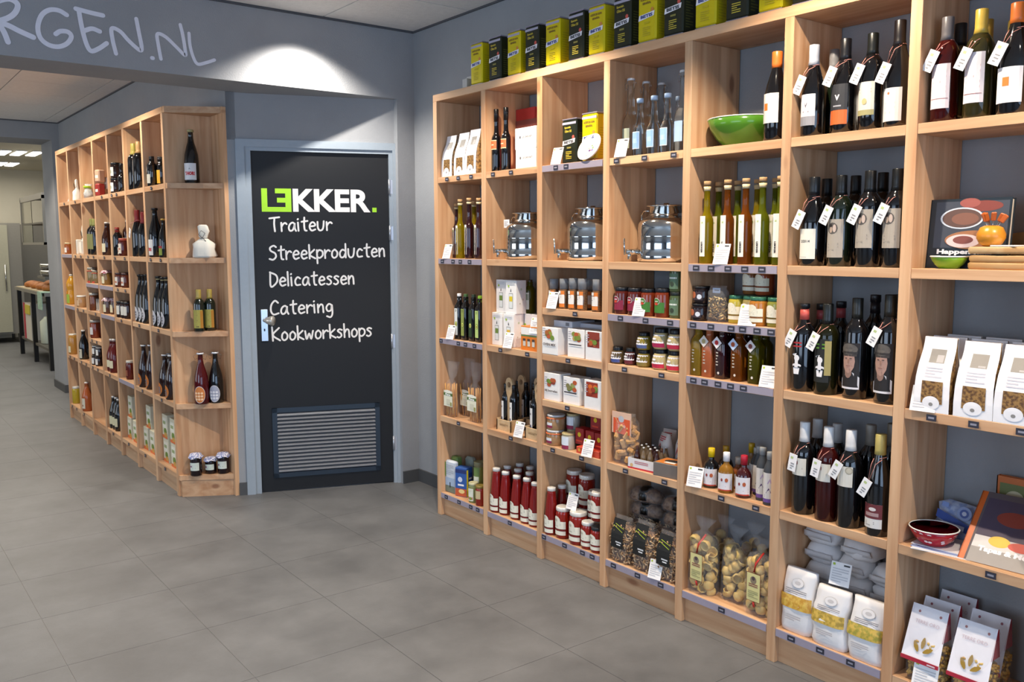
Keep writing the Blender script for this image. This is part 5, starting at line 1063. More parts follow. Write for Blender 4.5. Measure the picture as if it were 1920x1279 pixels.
put(bottle, 'dark wine bottle with cream label and tag', 'bottle', 'wine bottles column six', *zA6(690, 275), .07, r=.0375, prof='bord', cap=('0f1210', .78, None), label=(.16, .50, .03, 'c9c7bc', lambda H: [('r', -.03, H*.16, .03, H*.215, '9a9468'), ('l', -.02, H*.38, .02, H*.44, 2, 'b98a6a'), ('e', 0, H*.3, .008, .01, 'b9a878')]), hang=dict(zf=.68))
put(bottle, 'dark wine bottle with low white label', 'bottle', 'wine bottles column six', *zA6(912, 172), .06, r=.0385, prof='burg', cap=('120c0e', .76, None), label=(.06, .37, .033, 'd6d2ce', lambda H: [('d', -.008, H*.32, .004, 'c9683a'), ('l', -.02, H*.12, .014, H*.25, 3, 'c4bfb9')]), hang=dict(zf=.60))
cell('R', 6, 'B'); zB6 = lambda x, y: (1480+x/4.364, 290+y/4.364)
yr = lambda H: [('t', '2/2014', -.002, H*.28, .034, .009, '3c3c40', .02, 0), ('r', -.02, H*.10, .005, H*.103, '8a8a8c')]
ph = lambda H: [('d', -.004, H*.42, .019, '55504c'), ('e', -.009, H*.41, .006, .012, 'b09a88'), ('e', .004, H*.42, .006, .013, 'c0aca0'), ('d', -.009, H*.45, .005, '2c2422'), ('l', -.02, H*.17, .018, H*.27, 3, '9a9288')]
put(bottle, 'dark wine bottle with plain date label', 'bottle', 'wine bottles column six', *zB6(208, 185), .05, prof='burg', r=.0405, cap=('17191c', .8, None), label=(.08, .42, .033, 'e3dfd2', yr), hang=dict(zf=.62))
for x, y in ((432, 168), (668, 138), (893, 118)): put(bottle, 'wine bottle with old portrait label', 'bottle', 'portrait label wine bottles', *zB6(x, y), .05, prof='bord', r=.0385, glass=GREEND if x < 500 else DARK, cap=('0e0f10', .78, None), label=(.10 if x < 500 else .2, .52 if x < 500 else .6, .032, 'a59c90', (lambda s: lambda H: [(a[0],)+((a[1], a[2]+s*H)+a[3:] if a[0] in 'de' else (a[1], a[2]+s*H, a[3], a[4]+s*H)+a[5:]) for a in ph(H)])(0 if x < 500 else .08)), hang=dict(zf=.66))
for x, y in ((312, 200), (548, 175), (772, 145)): put(bottle, 'dark wine bottle in the back row', 'bottle', 'back row wine bottles', *zB6(x, y), .15, r=.038, cap=('0e0f10', .8, None))
cell('R', 6, 'C'); zC6 = lambda x, y: (1460+x/4.174, 530+y/4.174)
def figure(c): return lambda H: [('e', 0, H*.385, .010, .011, 'e6e4e6'), ('p', [(-.02, H*.42), (-.004, H*.40), (0, H*.44), (-.012, H*.435)], 'e6e4e6'), ('r', -.006, H*.30, .006, H*.36, 'e6e4e6'), ('e', 0, H*.30, .017, .007, 'e6e4e6'), ('p', [(-.009, H*.20), (.009, H*.20), (.013, H*.30), (-.013, H*.30)], 'e6e4e6'), ('e', -.01, H*.285, .004, .003, '17181c'), ('e', .01, H*.285, .004, .003, '17181c'), ('l', -.014, H*.50, .016, H*.58, 2, c)]
FR, FG = figure('b0282c'), figure('5a8a2a')
put(bottle, 'black wine bottle with white cartoon figure', 'bottle', None, *zC6(207, 168), .05, r=.0385, prof='bord', cap=('1a1a1e', .95, None), band=('c9564e', .82, .94), label=(.1, .101, .001, '17181c', FR), hang=dict(zf=.70))
put(bottle, 'pale wine bottle with white cartoon figure', 'bottle', None, *zC6(390, 165), .05, r=.0385, prof='bord', glass=M('24240f', .05, 0., 'glass', tr=.5), cap=('0f1210', .78, None), label=(.14, .62, .03, '1b1c18', lambda H: FG(H)+[('r', .016, H*.22, .036, H*.60, 'a0935a')]), hang=dict(zf=.68))
def face(H, t=0): return [('r', -.034, H*.02, .034, H*.02+.001, '1a1614'), ('r', -.034, H*.1, .034, H*.12, 'd9d6da'), ('p', [(-.034, H*.10), (.034, H*.10), (.034, H*.22), (.012, H*.27), (-.014, H*.24), (-.034, H*.2)], 'd3d1d6'), ('e', -.002, H*.27, .012, .02, '8f6f62'), ('e', -.002, H*.38, .021, H*.12, 'a98577'), ('r', -.026, H*.43, .024, H*.47, '3d3632'), ('e', -.002, H*.50, .028, H*.055, '5b554f'), ('r', -.033, H*.455, .026, H*.475, '2f2a28'), ('r', -.013, H*.405, -.006, H*.412, '2a2220'), ('r', .003, H*.405, .010, H*.412, '2a2220'), ('r', -.003, H*.36, .001, H*.40, '94705f'), ('r', -.008, H*.33, .005, H*.336, '7a4a44')]
for x, y in ((623, 118), (880, 98)): put(bottle, 'dark wine bottle with capped man portrait', 'bottle', 'capped man wine bottles', *zC6(x, y), .055 if x < 700 else .05, r=.0385 if x < 700 else .0395, prof='bord', cap=('1c1c18', .8, None), label=(.1, .56, .034, '1f1a1a', face), hang=dict(zf=.70) if x > 700 else None)
for x, y, c in ((345, 168, 'a9484a'), (483, 150, 'a9484a'), (790, 100, '191418'), (905, 92, '191418')): put(bottle, 'dark wine bottle in the back row', 'bottle', 'back row wine bottles', *zC6(x, y), .14, r=.038, cap=('17161a', .93, None), band=(c, .82, .93))
cell('R', 6, 'E'); zE6 = lambda x, y: (1440+x/4, 770+y/4)
tree = lambda H: [('r', -.002, H*.55, .001, H*.585, '8a3a3a'), ('l', -.018, H*.49, .018, H*.53, 1, 'a9a49e')]
put(bottle, 'dark wine bottle with white capsule and label', 'bottle', 'white capsule wine bottles', *zE6(280, 82), .05, prof='bord', r=.038, cap=('dcdad8', .79, None), label=(.43, .62, .03, 'd9d4c8', tree), hang=dict(zf=.66, tilt=.15))
put(bottle, 'rose wine bottle with white capsule and label', 'bottle', 'white capsule wine bottles', *zE6(460, 118), .045, prof='bord', r=.038, glass=ROSE, cap=('dcdad8', .79, None), label=(.43, .62, .03, 'd9d4c8', tree), hang=dict(zf=.66, tilt=.2))
put(bottle, 'dark wine bottle with silver medal on label', 'bottle', 'white capsule wine bottles', *zE6(627, 148), .04, prof='bord', r=.0385, cap=('dcdad8', .79, None), label=(.43, .64, .03, 'd9d4c8', lambda H: [('d', .018, H*.6, .0125, 'a9a08c'), ('d', .018, H*.6, .009, 'c4bca8')]), hang=dict(zf=.68))
put(bottle, 'dark wine bottle with gold capsule and maroon label', 'bottle', None, *zE6(845, 182), .035, prof='burg', r=.0385, cap=('b9a860', .8, None), label=(.08, .32, .033, 'dcd8d2', lambda H: [('r', -.033, H*.175, .033, H*.32, '6a2a2e'), ('e', .002, H*.27, .012, .006, 'd9d0cc'), ('r', -.022, H*.20, .022, H*.235, 'a98a88'), ('l', -.022, H*.1, .01, H*.15, 3, '9a9490')]), hang=dict(zf=.56))
for x, y, c in ((375, 62, 'c9c9c8'), (525, 94, 'bdbab8'), (810, 114, '9a958c'), (903, 92, '6a6458')): put(bottle, 'pale capsule wine bottle, back row', 'bottle', 'back row wine bottles', *zE6(x, y), .15, r=.038, cap=(c, .79, None), glass=DARK)
cell('R', 6, 'G'); zG6 = lambda x, y: (1430+x/3.918, 960+y/3.918)
def flour(h, w=.13, d=.085, food='b98a2a', seed=0):
    root = empty('pasta_sack'); key = ('fl', h, w, food, seed)
    yf = lambda t: (d/2)*(1-.75*max(0, t-.45)/.55)
    wf = lambda t: w*(1+.03*math.sin(t*9+seed)) * (1-.08*t)
    part('bag', key, lambda b: b.loft([(max(.001, t*h), wf(t)*(.94 if t == 0 else 1), max(.01, 2*yf(t))*(.9 if t == 0 else 1), 0, .004*math.sin(t*7+seed)) for t in [i/11 for i in range(12)]], M('e8e5e4', .55, bump=.3, s=25), 22, e=4, wob=.005, seed=seed), root)
    f = lambda u, v, o: (u+.004*math.sin(v/h*7+seed), -yf(v/h)*(1-min(1, abs(2*u/w))**4)**.25-.0038-o, v)
    fm = M(food, .4, c2='d3b04e', s=70)
    part('print', key+('p',), lambda b: decos(b, [('r', -w*.475, h*.40, w*.475, h*.60, fm), ('l', -w*.3, h*.62, w*.34, h*.70, 3, '8d8a90'), ('e', .004, h*.80, .024, h*.075, 'b9b6b6'), ('e', .004, h*.80, .0225, h*.07, 'e2dfdf'), ('e', .004, h*.8, .012, h*.03, 'c2bebe'), ('l', -w*.28, h*.2, w*.2, h*.3, 3, 'bdb9bd')], f, step=.008), root)
    return root
for x, y, d_, sd in ((300, 425, .055, 0), (520, 560, .04, 1), (770, 640, .035, 2)): put(flour, 'white pasta sack with window band', 'bag', 'white pasta sacks', *zG6(x, y), d_, seed=sd, food=['c48f2a', 'a58a32', 'a39a3c'][sd])
def pillow(h, w=.13, d=.10, seed=0):
    root = empty('flour_sack'); part('bag', ('pi', h, w, seed), lambda b: b.loft([(.0, w*.8, d*.8, 0), (.012, w, d, 0), (h*.5, w*1.04, d*1.04, 0), (h*.85, w*.92, d*.92, 0), (h, w*.55, d*.6, 0)], M('e2dedd', .6, bump=.3, s=25), 20, e=3.5, wob=.016, seed=seed), root)
    part('fold', ('pif', h, w, seed), lambda b: b.loft([(h*.3, w*.9, .012, -d*.5), (h*.6, w*.85, .008, -d*.56)], M('cfcbcb', .6, bump=.3, s=25), 10, wob=.004), root); return root
yb6 = Y0-5*PIT-TH
for c_, (n_, hh) in enumerate(((5, .074), (5, .07), (4, .07))):
    for q in range(n_):
        sd = c_*7+q; o = pillow(hh, w=.124, d=.115, seed=sd); o.location = (XR+.205-.012*(q == n_-1), yb6-.066-.1345*c_, ROWS['G']+q*(hh+.0005)); o.rotation_euler = (0, 0, -PI/2+.05*math.sin(sd*3))
        THINGS.append((o, 'soft white flour sack in the pile', 'bag', 'flour sacks in a pile', dict(NOW)))
card(1573, 1071, .05, rz=.15, zoff=.21, w=.07, desc='white price card tucked on the sacks')
# --- column 7
cell('R', 7, 'A')
pl5 = lambda H: [('l', -.02, H*.26, .02, H*.5, 5, 'c9a2a2'), ('r', -.026, H*.22, .026, H*.225, '8a4a44')]
put(bottle, 'rose wine bottle with tall white label', 'bottle', 'wine bottles column seven', *zA6(1303, 140), .06, r=.0375, glass=ROSE, cap=('5a5658', .78, None), label=(.13, .55, .03, 'dccfd2', pl5), hang=dict(zf=.68))
put(bottle, 'white wine bottle with gold capsule', 'bottle', 'wine bottles column seven', *zA6(1580, 76), .05, r=.038, glass=M('4a4422', .05, 0., 'glass', tr=.6), cap=('c0a040', .78, None), label=(.14, .6, .031, 'dcd2d4', pl5), hang=dict(zf=.66))
put(bottle, 'dark wine bottle with orange capsule', 'bottle', 'wine bottles column seven', *zA6(1878, 22), .045, r=.042, prof='burg', cap=('d9702c', .82, None), label=(.1, .42, .038, 'e6e2e2', lambda H: [('r', -.014, H*.25, .004, H*.33, 'd9742a')]), hang=dict(zf=.64))
for x, y, c in ((1408, 190, '17161a'), (1692, 145, 'a98a38'), (1775, 180, '8a7434')): put(bottle, 'wine bottle standing in the back row', 'bottle', 'back row wine bottles', *zA6(x, y), .15, r=.038, glass=M('3c3418', .06, 0., 'darkglass'), cap=(c, .78, None))
cell('R', 7, 'B'); zB7 = lambda x, y: (1680+x/5.33, 320+y/5.33)
def book(h, w=.20, d=.022, cov='1e2a34', its=(), lean=0, name='cookbook', page='d9d4c8'):
    root = empty(name); mt = Matrix.Rotation(-lean, 4, 'X'); mm = M(cov, .35)
    part('cover', ('bk', h, w, cov, lean), lambda b: (b.box(-w/2, 0, 0, w/2, .003, h, mm, M4=mt), b.box(-w/2, d-.003, 0, w/2, d, h, mm, M4=mt), b.box(-w/2, 0, 0, -w/2+.003, d, h, mm, M4=mt)), root)
    part('pages', ('bp', h, w, lean), lambda b: b.box(-w/2+.003, .003, .004, w/2-.004, d-.003, h-.004, M(page, .7), M4=mt), root)
    part('print', ('bt', h, w, cov), lambda b: decos(b, list(its), lambda u, v, o: tuple(mt @ Vector((u, -o, v)))), root); return root
put(book, 'dark cookbook with meat dishes on cover', 'book', None, *zB7(715, 275), .125, w=.235, d=.024, lean=.1, its=[('r', -.1, .062, .112, .20, '3a4250'), ('e', .04, .185, .055, .016, '7a3a34'), ('e', .0, .195, .03, .014, '94504a'), ('e', -.02, .150, .064, .032, 'c4d0de'), ('e', -.02, .150, .058, .028, '5a4440'), ('e', -.01, .148, .04, .018, '7a5448'), ('e', .02, .085, .085, .028, '9a6a4a'), ('e', -.01, .082, .05, .02, 'd6c0c0'), ('e', -.01, .085, .03, .012, '7a4440'), ('e', .075, .075, .018, .01, '6a8a6a'), ('t', 'Happen naar', .0, .048, .17, .019, 'dfe0e4', .05, 0)])
put(bowl, 'small green bowl with cream rim', 'bowl', None, *zB7(535, 852), .06, r=.052, col='7fae2c', inner='e6e8d4', name='small_bowl')
def board(h, w=.2, c='c9a678'):
    root = empty('olive_wood_board'); part('slab', ('bd', h, w, c), lambda b: b.lathe([(0, 0), (w*.97, 0), (w, h*.3), (w, h*.8), (w*.96, h), (0, h)], M(c, .5, c2='b58a58', s=14), 28, M4=Matrix.Diagonal((1, .42, 1, 1)), noise_=.05), root); return root
for x, y, zo, w_, c, ds in ((1175, 900, 0, .125, 'b58f60', 'lowest'), (1150, 850, .021, .115, 'c09a6a', 'middle'), (1160, 775, .045, .12, 'cdb084', 'topmost')): put(board, ds+' rounded olive wood board in the stack', 'board', 'stack of wooden boards', *zB7(x, y), .060, h=.02, zoff=zo, w=w_, c=c)
put(carton, 'white paper leaflet on the wooden boards', 'paper', None, *zB7(1060, 745), .02, w=.08, d=.05, h=.004, zoff=.066, rz=-.3, col='ece8e6', name='leaflet', bev=0)
def forks(h):
    root = empty('snack_fork_holder')
    part('pot', 'fkpot', lambda b: b.lathe([(0, 0), (.018, 0), (.03, .008), (.038, .024), (.038, .036), (.03, .054), (.018, .06), (.016, .058), (0, .056)], M('d08a28', .3), 24), root)
    for i in range(7):
        a = i*.9; part('fork', 'fk', lambda b: (b.tube([(0, 0, 0), (0, 0, .03)], .0015, STEEL, 5), b.box(-.007, -.003, .03, .007, .003, .055, M('b0561c', .4), bev=.002)), root, (.007*math.cos(a), .007*math.sin(a), .045), (.3*math.sin(a), .55*math.cos(a)+.1, .4*a))
    return root
put(forks, 'orange ball holder with small orange handled forks', 'holder', None, *zB7(965, 400), .058, h=.1, zoff=.0655)
put(board, 'tall upright olive wood board', 'board', None, *zB7(1262, 60), .25, h=.02, w=.1, c='a08458', zoff=.0)
b_ = THINGS[-1][0]; b_.rotation_euler = (PI/2-.12, 0, -PI/2); b_.location = (b_.location.x, b_.location.y-.03, ROWS['B']+.065)
cell('R', 7, 'C'); zC7 = zC6
for x, y, d_, w_ in ((1265, 432, .04, .108), (1590, 472, .035, .112), (1900, 498, .03, .11)): put(gusset, 'white biscuit bag with picture window', 'bag', 'biscuit bags column seven', *zC7(x, y), d_, w=w_, d=.07, food='a07a44', c2='5a3c20')
for x, y, d_ in ((1390, 425, .12), (1670, 455, .12), (1450, 410, .19), (1760, 440, .19), (1895, 470, .12)): put(gusset, 'white biscuit bag standing further back', 'bag', 'biscuit bags column seven', *zC7(x, y), d_, w=.115, d=.06, food='a07a44', c2='5a3c20')
card(1730, 732, -.004, rz=.1, w=.075)
cell('R', 7, 'E'); zE7 = zE6
put(bowl, 'red bowl with white dots', 'bowl', None, *zE7(1268, 872), .085, r=.072, h=.052, col='b01c2c', inner='d0303f', spots='ecd9dc', zoff=.006, name='dotted_bowl')
put(bowl, 'dark blue bowl with pale rim', 'bowl', None, *zE7(1500, 893), .13, r=.056, h=.048, col='2b3a4c', inner='1c2633', name='blue_bowl')
NP = [('p', [(-.06, .078), (-.06, .052), (.06, .02), (.06, .048)], '2a4690'), ('d', .02, .085, .022, '8a9cc4'), ('d', .02, .085, .014, '4a5ea0'), ('d', .02, .085, .007, 'c4cce0'), ('r', -.05, .09, -.03, .105, '7a8ec0'), ('r', -.04, .03, .03, .045, 'b9c8e6')]
def napkin(h, w=.15):
    root = empty('napkin_pack'); mt = Matrix.Rotation(-.25, 4, 'X')
    part('wrapper', 'napw', lambda b: b.loft([(0, .12, .05, 0), (.02, .145, .055, .0), (.06, .14, .045, .004, .004), (.095, .15, .03, .01), (.112, .12, .012, .016, .008)], M('c4d2ec', .35, c2='8ea4d4', s=55), 18, e=3, wob=.012), root, rot=(-.2, .12, 0))
    part('print', 'napp', lambda b: decos(b, NP, plane_map(-.034)), root, rot=(-.2, .12, 0)); return root
put(napkin, 'pack of blue and white patterned napkins', 'napkins', None, *zE7(1370, 620), .20, rz=.1, h=.12)
for i, (c, dx) in enumerate((('d9dbe0', 0), ('8a9ac4', 6), ('e6e6ea', 12))): put(carton, ['lowest', 'middle', 'top'][i]+' magazine under the red bowl', 'magazine', 'magazines under the red bowl', *zE7(1330-dx, 1060), .012+.012*i, w=.20, d=.14, h=.0018, zoff=.0019*i, col=c, rz=.2-.06*i, bev=0, name='magazine')
TB = [('r', -.11, .09, .11, .22, '4a3f52'), ('e', -.02, .16, .05, .025, '8a3a2c'), ('e', .05, .14, .03, .02, 'c9842a'), ('r', -.11, .03, .11, .09, 'cfc9c6'), ('e', -.04, .08, .03, .018, 'd9b44a'), ('e', .02, .075, .035, .015, 'c9584a'), ('r', -.11, .0, .11, .05, '9a948f'), ('t', 'Tapas & Meze', -.01, .046, .16, .022, 'f2eef0', .05, 0)]
put(book, 'leaning tapas cookbook with orange spine', 'book', None, 1893, 937, .03, w=.27, d=.03, cov='c9622a', lean=.75, its=[('r', -.117, .001, .135, .24, '5a5054')]+TB, h=.24, rz=.05)
put(book, 'orange edged cookbook standing behind', 'book', None, 1905, 897, .235, w=.11, d=.02, cov='c9703a', its=[('r', -.045, .01, .05, .2, '6f7a4a'), ('e', 0, .15, .03, .03, 'c9c4a4')])
cell('R', 7, 'G'); zG7 = zG6
def penne(w, d, h):
    def f(b):
        r_ = random.Random(9)
        for i in range(260):
            t = r_.random(); a = r_.random()*2*PI; k = (abs(math.cos(a))**4+abs(math.sin(a))**4)**-.25; q = r_.uniform(.86, 1)
            c = Vector((w/2*k*math.cos(a)*q, d/2*k*math.sin(a)*q, .006+t*h)); v = Vector((r_.uniform(-1, 1), r_.uniform(-1, 1), r_.uniform(-1, 1))).normalized()*.010
            b.tube([c-v, c+Vector((.001, 0, .001)), c+v], [.003, .0055, .003], M(['c49a3a', 'b58a2c', 'd3ad4c'][i % 3], .5), 5)
        b.loft([(.002, w*.85, d*.85, 0), (h*.5, w*.88, d*.88, 0), (h, w*.7, d*.7, 0)], M('8a6a20', .8), 10)
    return f
def leafcard(root, h, w, d):
    f = lambda u, v, o: (u, -(d/2+.013)-o+max(0, v-h*.35)*.42*d/.09, v)
    c = M('e8e6ec', .5)
    def L(b):
        b.add([f(-w*.48, h*.30, 0), f(w*.48, h*.30, 0), f(w*.45, h, 0), f(-w*.45, h, 0)], [(0, 1, 2, 3)], c)
        b.add([f(w*.45, h, 0), f(w*.45, h*.62, 0), (w*.45, d*.3, h*.62), (w*.45, .012, h)], [(0, 1, 2, 3)], M('a02434', .5))
        its = [('r', -w*.48, h*.30, w*.48, h*.355, 'b8243a'), ('d', -w*.25, h*.92, .004, '8a3040'), ('d', w*.28, h*.92, .004, '8a3040'), ('t', 'TERRE ORO', 0, h*.80, w*.6, h*.045, 'c9b4bc', .0, 0), ('r', w*.2, h*.315, w*.4, h*.335, 'e8d0d4')]
        for cx, cy, an in ((-.018, .5, 2.1), (.002, .56, 1.5), (.020, .485, .55)):
            P = []
            for k in range(12):
                a = k*PI/6; x, y = .017*math.cos(a), .0068*math.sin(a)*(1-.3*abs(math.cos(a))); P.append((cx+x*math.cos(an)-y*math.sin(an), cy*h+x*math.sin(an)+y*math.cos(an)))
            its.append(('p', P, '9a7a24'))
        decos(b, its, f)
    part('header_card', ('lc', h, w, d), L, root)
for x, y, d_ in ((1225, 690, .05), (1555, 828, .035), (1330, 640, .15), (1425, 595, .22), (1640, 785, .13)):
    put(filled_bag, 'pasta bag with three leaf card' if d_ < .1 else 'pasta bag with card further back', 'bag', 'three leaf pasta bags', *zG7(x, y), d_, h=.235, w=.125, d=.085, piece=None, n=0, seed=1, neck=False, label=leafcard, body=('penne', penne(.108, .062, .125)))
card(1733, 1246, -.006, rz=.1, w=.075)
# ================================================================== FAR SHELVES
cell('L', 1, 'A'); L1 = lambda x, y: (80+x/5.0526, 180+y/5.0526); L2 = lambda x, y: (80+x/4.918, 380+y/4.918); L3 = lambda x, y: (80+x/3.655, 600+y/3.655)
BL = lambda H: [('l', -.015, H*.3, .015, H*.42, 3, '8a8884')]
def lb(z, x, y, desc, d_=.06, grp=None, cat='bottle', **k): return put(bottle, desc, cat, grp, *z(x, y), d_, **k)
for x, y, c in ((1020, 578, 'c9c4b4'), (1055, 575, '6a6a62'), (1108, 578, 'd9a62a')): lb(L1, x, y, 'short dark bottle with '+('yellow' if c[0] == 'd' and c[1] == '9' else 'pale')+' label', .07 if x != 1055 else .13, 'short dark bottles', prof='dress', r=.03, cap=('111114', .86, .5, 'cap'), label=(.1, .4 if x < 1100 else .55, .027, c, None), name='syrup_bottle')
lb(L1, 995, 690, 'very small dark bottle with pale label', .05, prof='dress', r=.022, cap=('7a1a1c', .86, .5, 'cap'), label=(.1, .4, .018, '8f8f86', None), name='syrup_bottle')
cell('L', 2, 'A')
for x, y, c, d_ in ((857, 452, 'a99a4a', .06), (905, 438, 'b08a5a', .05)): lb(L1, x, y, 'plain black wine bottle with gold capsule', d_, 'plain black wine bottles', r=.04, cap=(c, .76, None))
cell('L', 3, 'A')
for y, zo, nm in ((800, 0, 'lower'), (680, .105, 'upper')): put(jar, nm+' jar with white label', 'jar', 'white labelled jars', *L1(690, y), .06, h=.104, zoff=zo, r=.033, fill=M('2a1c1a', .12), lid=('15161a', .97), label=(.12, .7, .029, 'dcdcd6', lambda H: [('r', -.012, H*.3, .012, H*.5, '8fa08a')]))
lb(L1, 742, 638, 'slim dark bottle beside the jars', .05, prof='slim', r=.026, cap=('15161a', .85, .5), name='vinegar_bottle')
cell('L', 4, 'A')
for x, y, zo, c, rz in ((560, 840, 0, '9a2a24', .2), (590, 880, 0, '2c1a18', -.1), (560, 730, .10, 'c9a488', .3), (590, 722, .10, '8a2c28', -.1), (588, 800, .05, 'd9cfc4', .1)): put(carton, 'small tumbled red and black packet', 'packet', 'tumbled packets', *L1(x, y), .06+.04*(x > 570), w=.06, d=.05, h=.09, zoff=zo, col=c, rz=rz, front=[('r', -.02, .03, .02, .05, 'e0d8cc')], name='snack_packet', bev=.008)
cell('L', 5, 'A')
def clearbag(h):
    root = empty('sweet_bag'); part('contents', 'cbc', lambda b: b.loft([(.003, .07, .05, 0), (.04, .08, .06, 0), (.07, .05, .04, 0)], M('b9bcae', .4, c2='7a8078', s=60), 12, wob=.01), root)['kind'] = 'stuff'
    part('clear_bag', 'cbb', lambda b: b.loft([(.001, .08, .06, 0), (.04, .09, .07, 0), (.08, .03, .03, 0), (.11, .08, .05, 0)], film(.6), 14, wob=.012), root); part('ribbon', 'cbr', lambda b: b.loft([(.078, .05, .045, 0), (.095, .07, .05, -.01)], M('a9cc2e', .4), 10, wob=.012), root); return root
put(clearbag, 'clear sweet bag with lime green ribbon', 'bag', None, *L1(430, 840), .07, h=.115)
cell('L', 6, 'A')
def clothbag(h, w=.10, tie='2a2420'):
    root = empty('cloth_bag'); C = M('e6e1d4', .8, bump=.4, s=30)
    part('bag', ('cb', h, w), lambda b: b.loft([(.001, w*.9, w*.66, 0), (h*.06, w*.96, w*.7, 0), (h*.25, w*.92, w*.66, 0), (h*.42, w*.84, w*.56, 0), (h*.52, w*.55, w*.4, 0), (h*.59, w*.28, w*.22, 0), (h*.64, w*.36, w*.26, 0), (h*.8, w*.46, w*.25, .0), (h*.95, w*.42, w*.2, 0), (h, w*.25, w*.12, 0)], C, 26, e=2.8, wob=.012), root)
    def kn(b):
        b.tube([(w*.16*math.cos(a), w*.13*math.sin(a), h*.59) for a in [i*PI/6 for i in range(12)]], .0018, M(tie, .6), 5, closed=True)
        b.tube([(0, -w*.16, h*.59), (-w*.14, -w*.2, h*.70), (-.004, -w*.22, h*.82), (w*.12, -w*.2, h*.74), (0, -w*.17, h*.6), (w*.16, -w*.24, h*.5)], .0016, M(tie, .6), 5)
    part('tie', ('kt', h, w), kn, root); return root
put(clothbag, 'white gathered bag with clear top', 'bag', None, *L1(315, 788), .07, w=.085)
cell('L', 7, 'A')
put(book, 'white booklet leaning in the corner', 'booklet', None, *L1(232, 855), .10, w=.10, d=.01, cov='e3dfe2', lean=.35, name='booklet')
cell('L', 1, 'B')
THB = lambda H: [('t', 'THOR!', 0, H*.16, .05, .022, 'c03034', .07, .0)]
for x, y, d_ in ((1038, 50, .05), (1078, 45, .11), (1118, 52, .05)): lb(L2, x, y, 'tall beer bottle with red white label', d_, 'tall dark beer bottles', prof='beer', r=.042, cap=('14100f', .955, None), label=(.04, .36, .036, 'dcdad6', THB), name='beer_bottle')
lb(L2, 1098, 150, 'small dark beer bottle with gold cap', .03, prof='beer', r=.030, h=.23, cap=('c9a24a', .96, None), label=(.06, .3, .026, '8a9a3a', lambda H: [('r', -.026, H*.24, .026, H*.3, 'a8302c')]), name='beer_bottle')
cell('L', 2, 'B')
for x, y, d_ in ((888, 72, .06), (905, 80, .12), (925, 90, .05)): lb(L2, x, y, 'black wine bottle with red capsule', d_, 'black bottles with red capsules', prof='burg', r=.038, cap=('6a1a1c', .74, None), hang=dict(zf=.6) if x == 888 else None)
cell('L', 3, 'B')
lb(L2, 740, 158, 'dark juice bottle with silver cap', .08, prof='dress', r=.036, glass=AMBERD, cap=('cfcfcc', .93, .4, 'cap'), label=(.15, .5, .033, 'c9b49a', BL), name='juice_bottle')
lb(L2, 692, 230, 'small dark bottle with red capsule', .06, prof='dress', r=.03, cap=('8a2a22', .8, .5), name='juice_bottle')
for x, y in ((692, 378), (738, 330)): put(jar, 'small jam jar with red lid', 'jar', 'small jam jars', *L2(x, y), .03, r=.03, fill=M('4a1a16', .12), lid=('a04a3a', .97), label=(.15, .7, .026, 'd9d0c0', lambda H: [('r', -.02, H*.35, .02, H*.45, 'b0603a')]))
cell('L', 4, 'B')
for x, d_ in ((590, .05), (608, .13)): lb(L2, x, 180, 'dark red cordial bottle with white cap', d_, 'cordial bottles', prof='sauce', r=.038, glass=AMBERD, cap=('d6d2c8', .93, .4, 'cap'), label=(.1, .36, .035, 'd0c8a8', BL), name='cordial_bottle')
cell('L', 5, 'B')
for x, d_ in ((452, .06), (478, .05)): lb(L2, x, 150, 'dark wine bottle with tall olive label', d_, 'olive labelled wine bottles', prof='bord', r=.04, cap=('8a8a4a', .8, None), label=(.16, .58, .035, '7a7a4a', None))
cell('L', 6, 'B')
for i in range(4):
    put(carton, 'slim upright white and brown packet', 'packet', 'slim upright packets', *L2(298+i*18, 338+i*6), .03+.02*(i % 2), w=.035, d=.09, col='d6cfc4', front=[('r', -.017, .01, -.008, .11, '5a3c2c')], side=[('r', -.03, .02, .03, .1, 'efe9e2')], name='snack_packet', bev=.006)
put(clothbag, 'small white cloth bag above the packets', 'bag', None, *L2(352, 212), .14, w=.08)
cell('L', 7, 'B'); put(jar, 'small honey jar with pale label', 'jar', None, *L2(237, 368), .06, r=.032, fill=M('8a4a22', .12), lid=('c9b48a', .97), label=(.12, .55, .028, 'dcd8d0', None))
cell('L', 3, 'H')
for x, d_ in ((720, .05), (738, .12), (765, .04)): put(jar, 'small jam jar with white label', 'jar', 'jam jars far column three', *L2(x, 672), d_, r=.03, h=.10, fill=M('5a2a1c', .12), lid=('3a2020', .97), label=(.15, .7, .026, 'dcd6cc', lambda H: [('r', -.02, H*.3, .02, H*.42, 'c0603a')]))
cell('L', 4, 'H'); CLP = M('e6dfe0', .8, c2='8a2c4a', s=90); CLB = M('e6e2e6', .8, c2='4a5a96', s=110)
for x, d_ in ((552, .06), (590, .05), (618, .12)): put(jar, 'jam jar with speckled cloth cover', 'jar', 'cloth covered jam jars', *L2(x, 632), d_, r=.033, h=.105, fill=M('8a6a3a', .12), cloth=CLP, label=(.12, .6, .028, 'd6cfae', None), name='jam_jar')
cell('L', 5, 'H')
for x, y in ((442, 598), (484, 622)): put(jar, 'tall jar of pickles with red rim', 'jar', 'pickle jars', *L2(x, y), .05, r=.034, fill=M('7a6a48', .15), lid=('9a9488', .97), ring='c0382a', label=(.02, .14, .03, 'b8402a', None), name='pickle_jar')
cell('L', 1, 'C'); OVL = lambda c: lambda H: [('e', -.004, H*.18, .033, H*.15, c)]+[('d', -.02+.015*(i % 3), H*(.10+.055*(i//3)), .006, '7d7a80' if c[0] == 'c' else 'e6b27a') for i in range(9)]
OG, OO = OVL('cfcdd0'), OVL('c9742c')
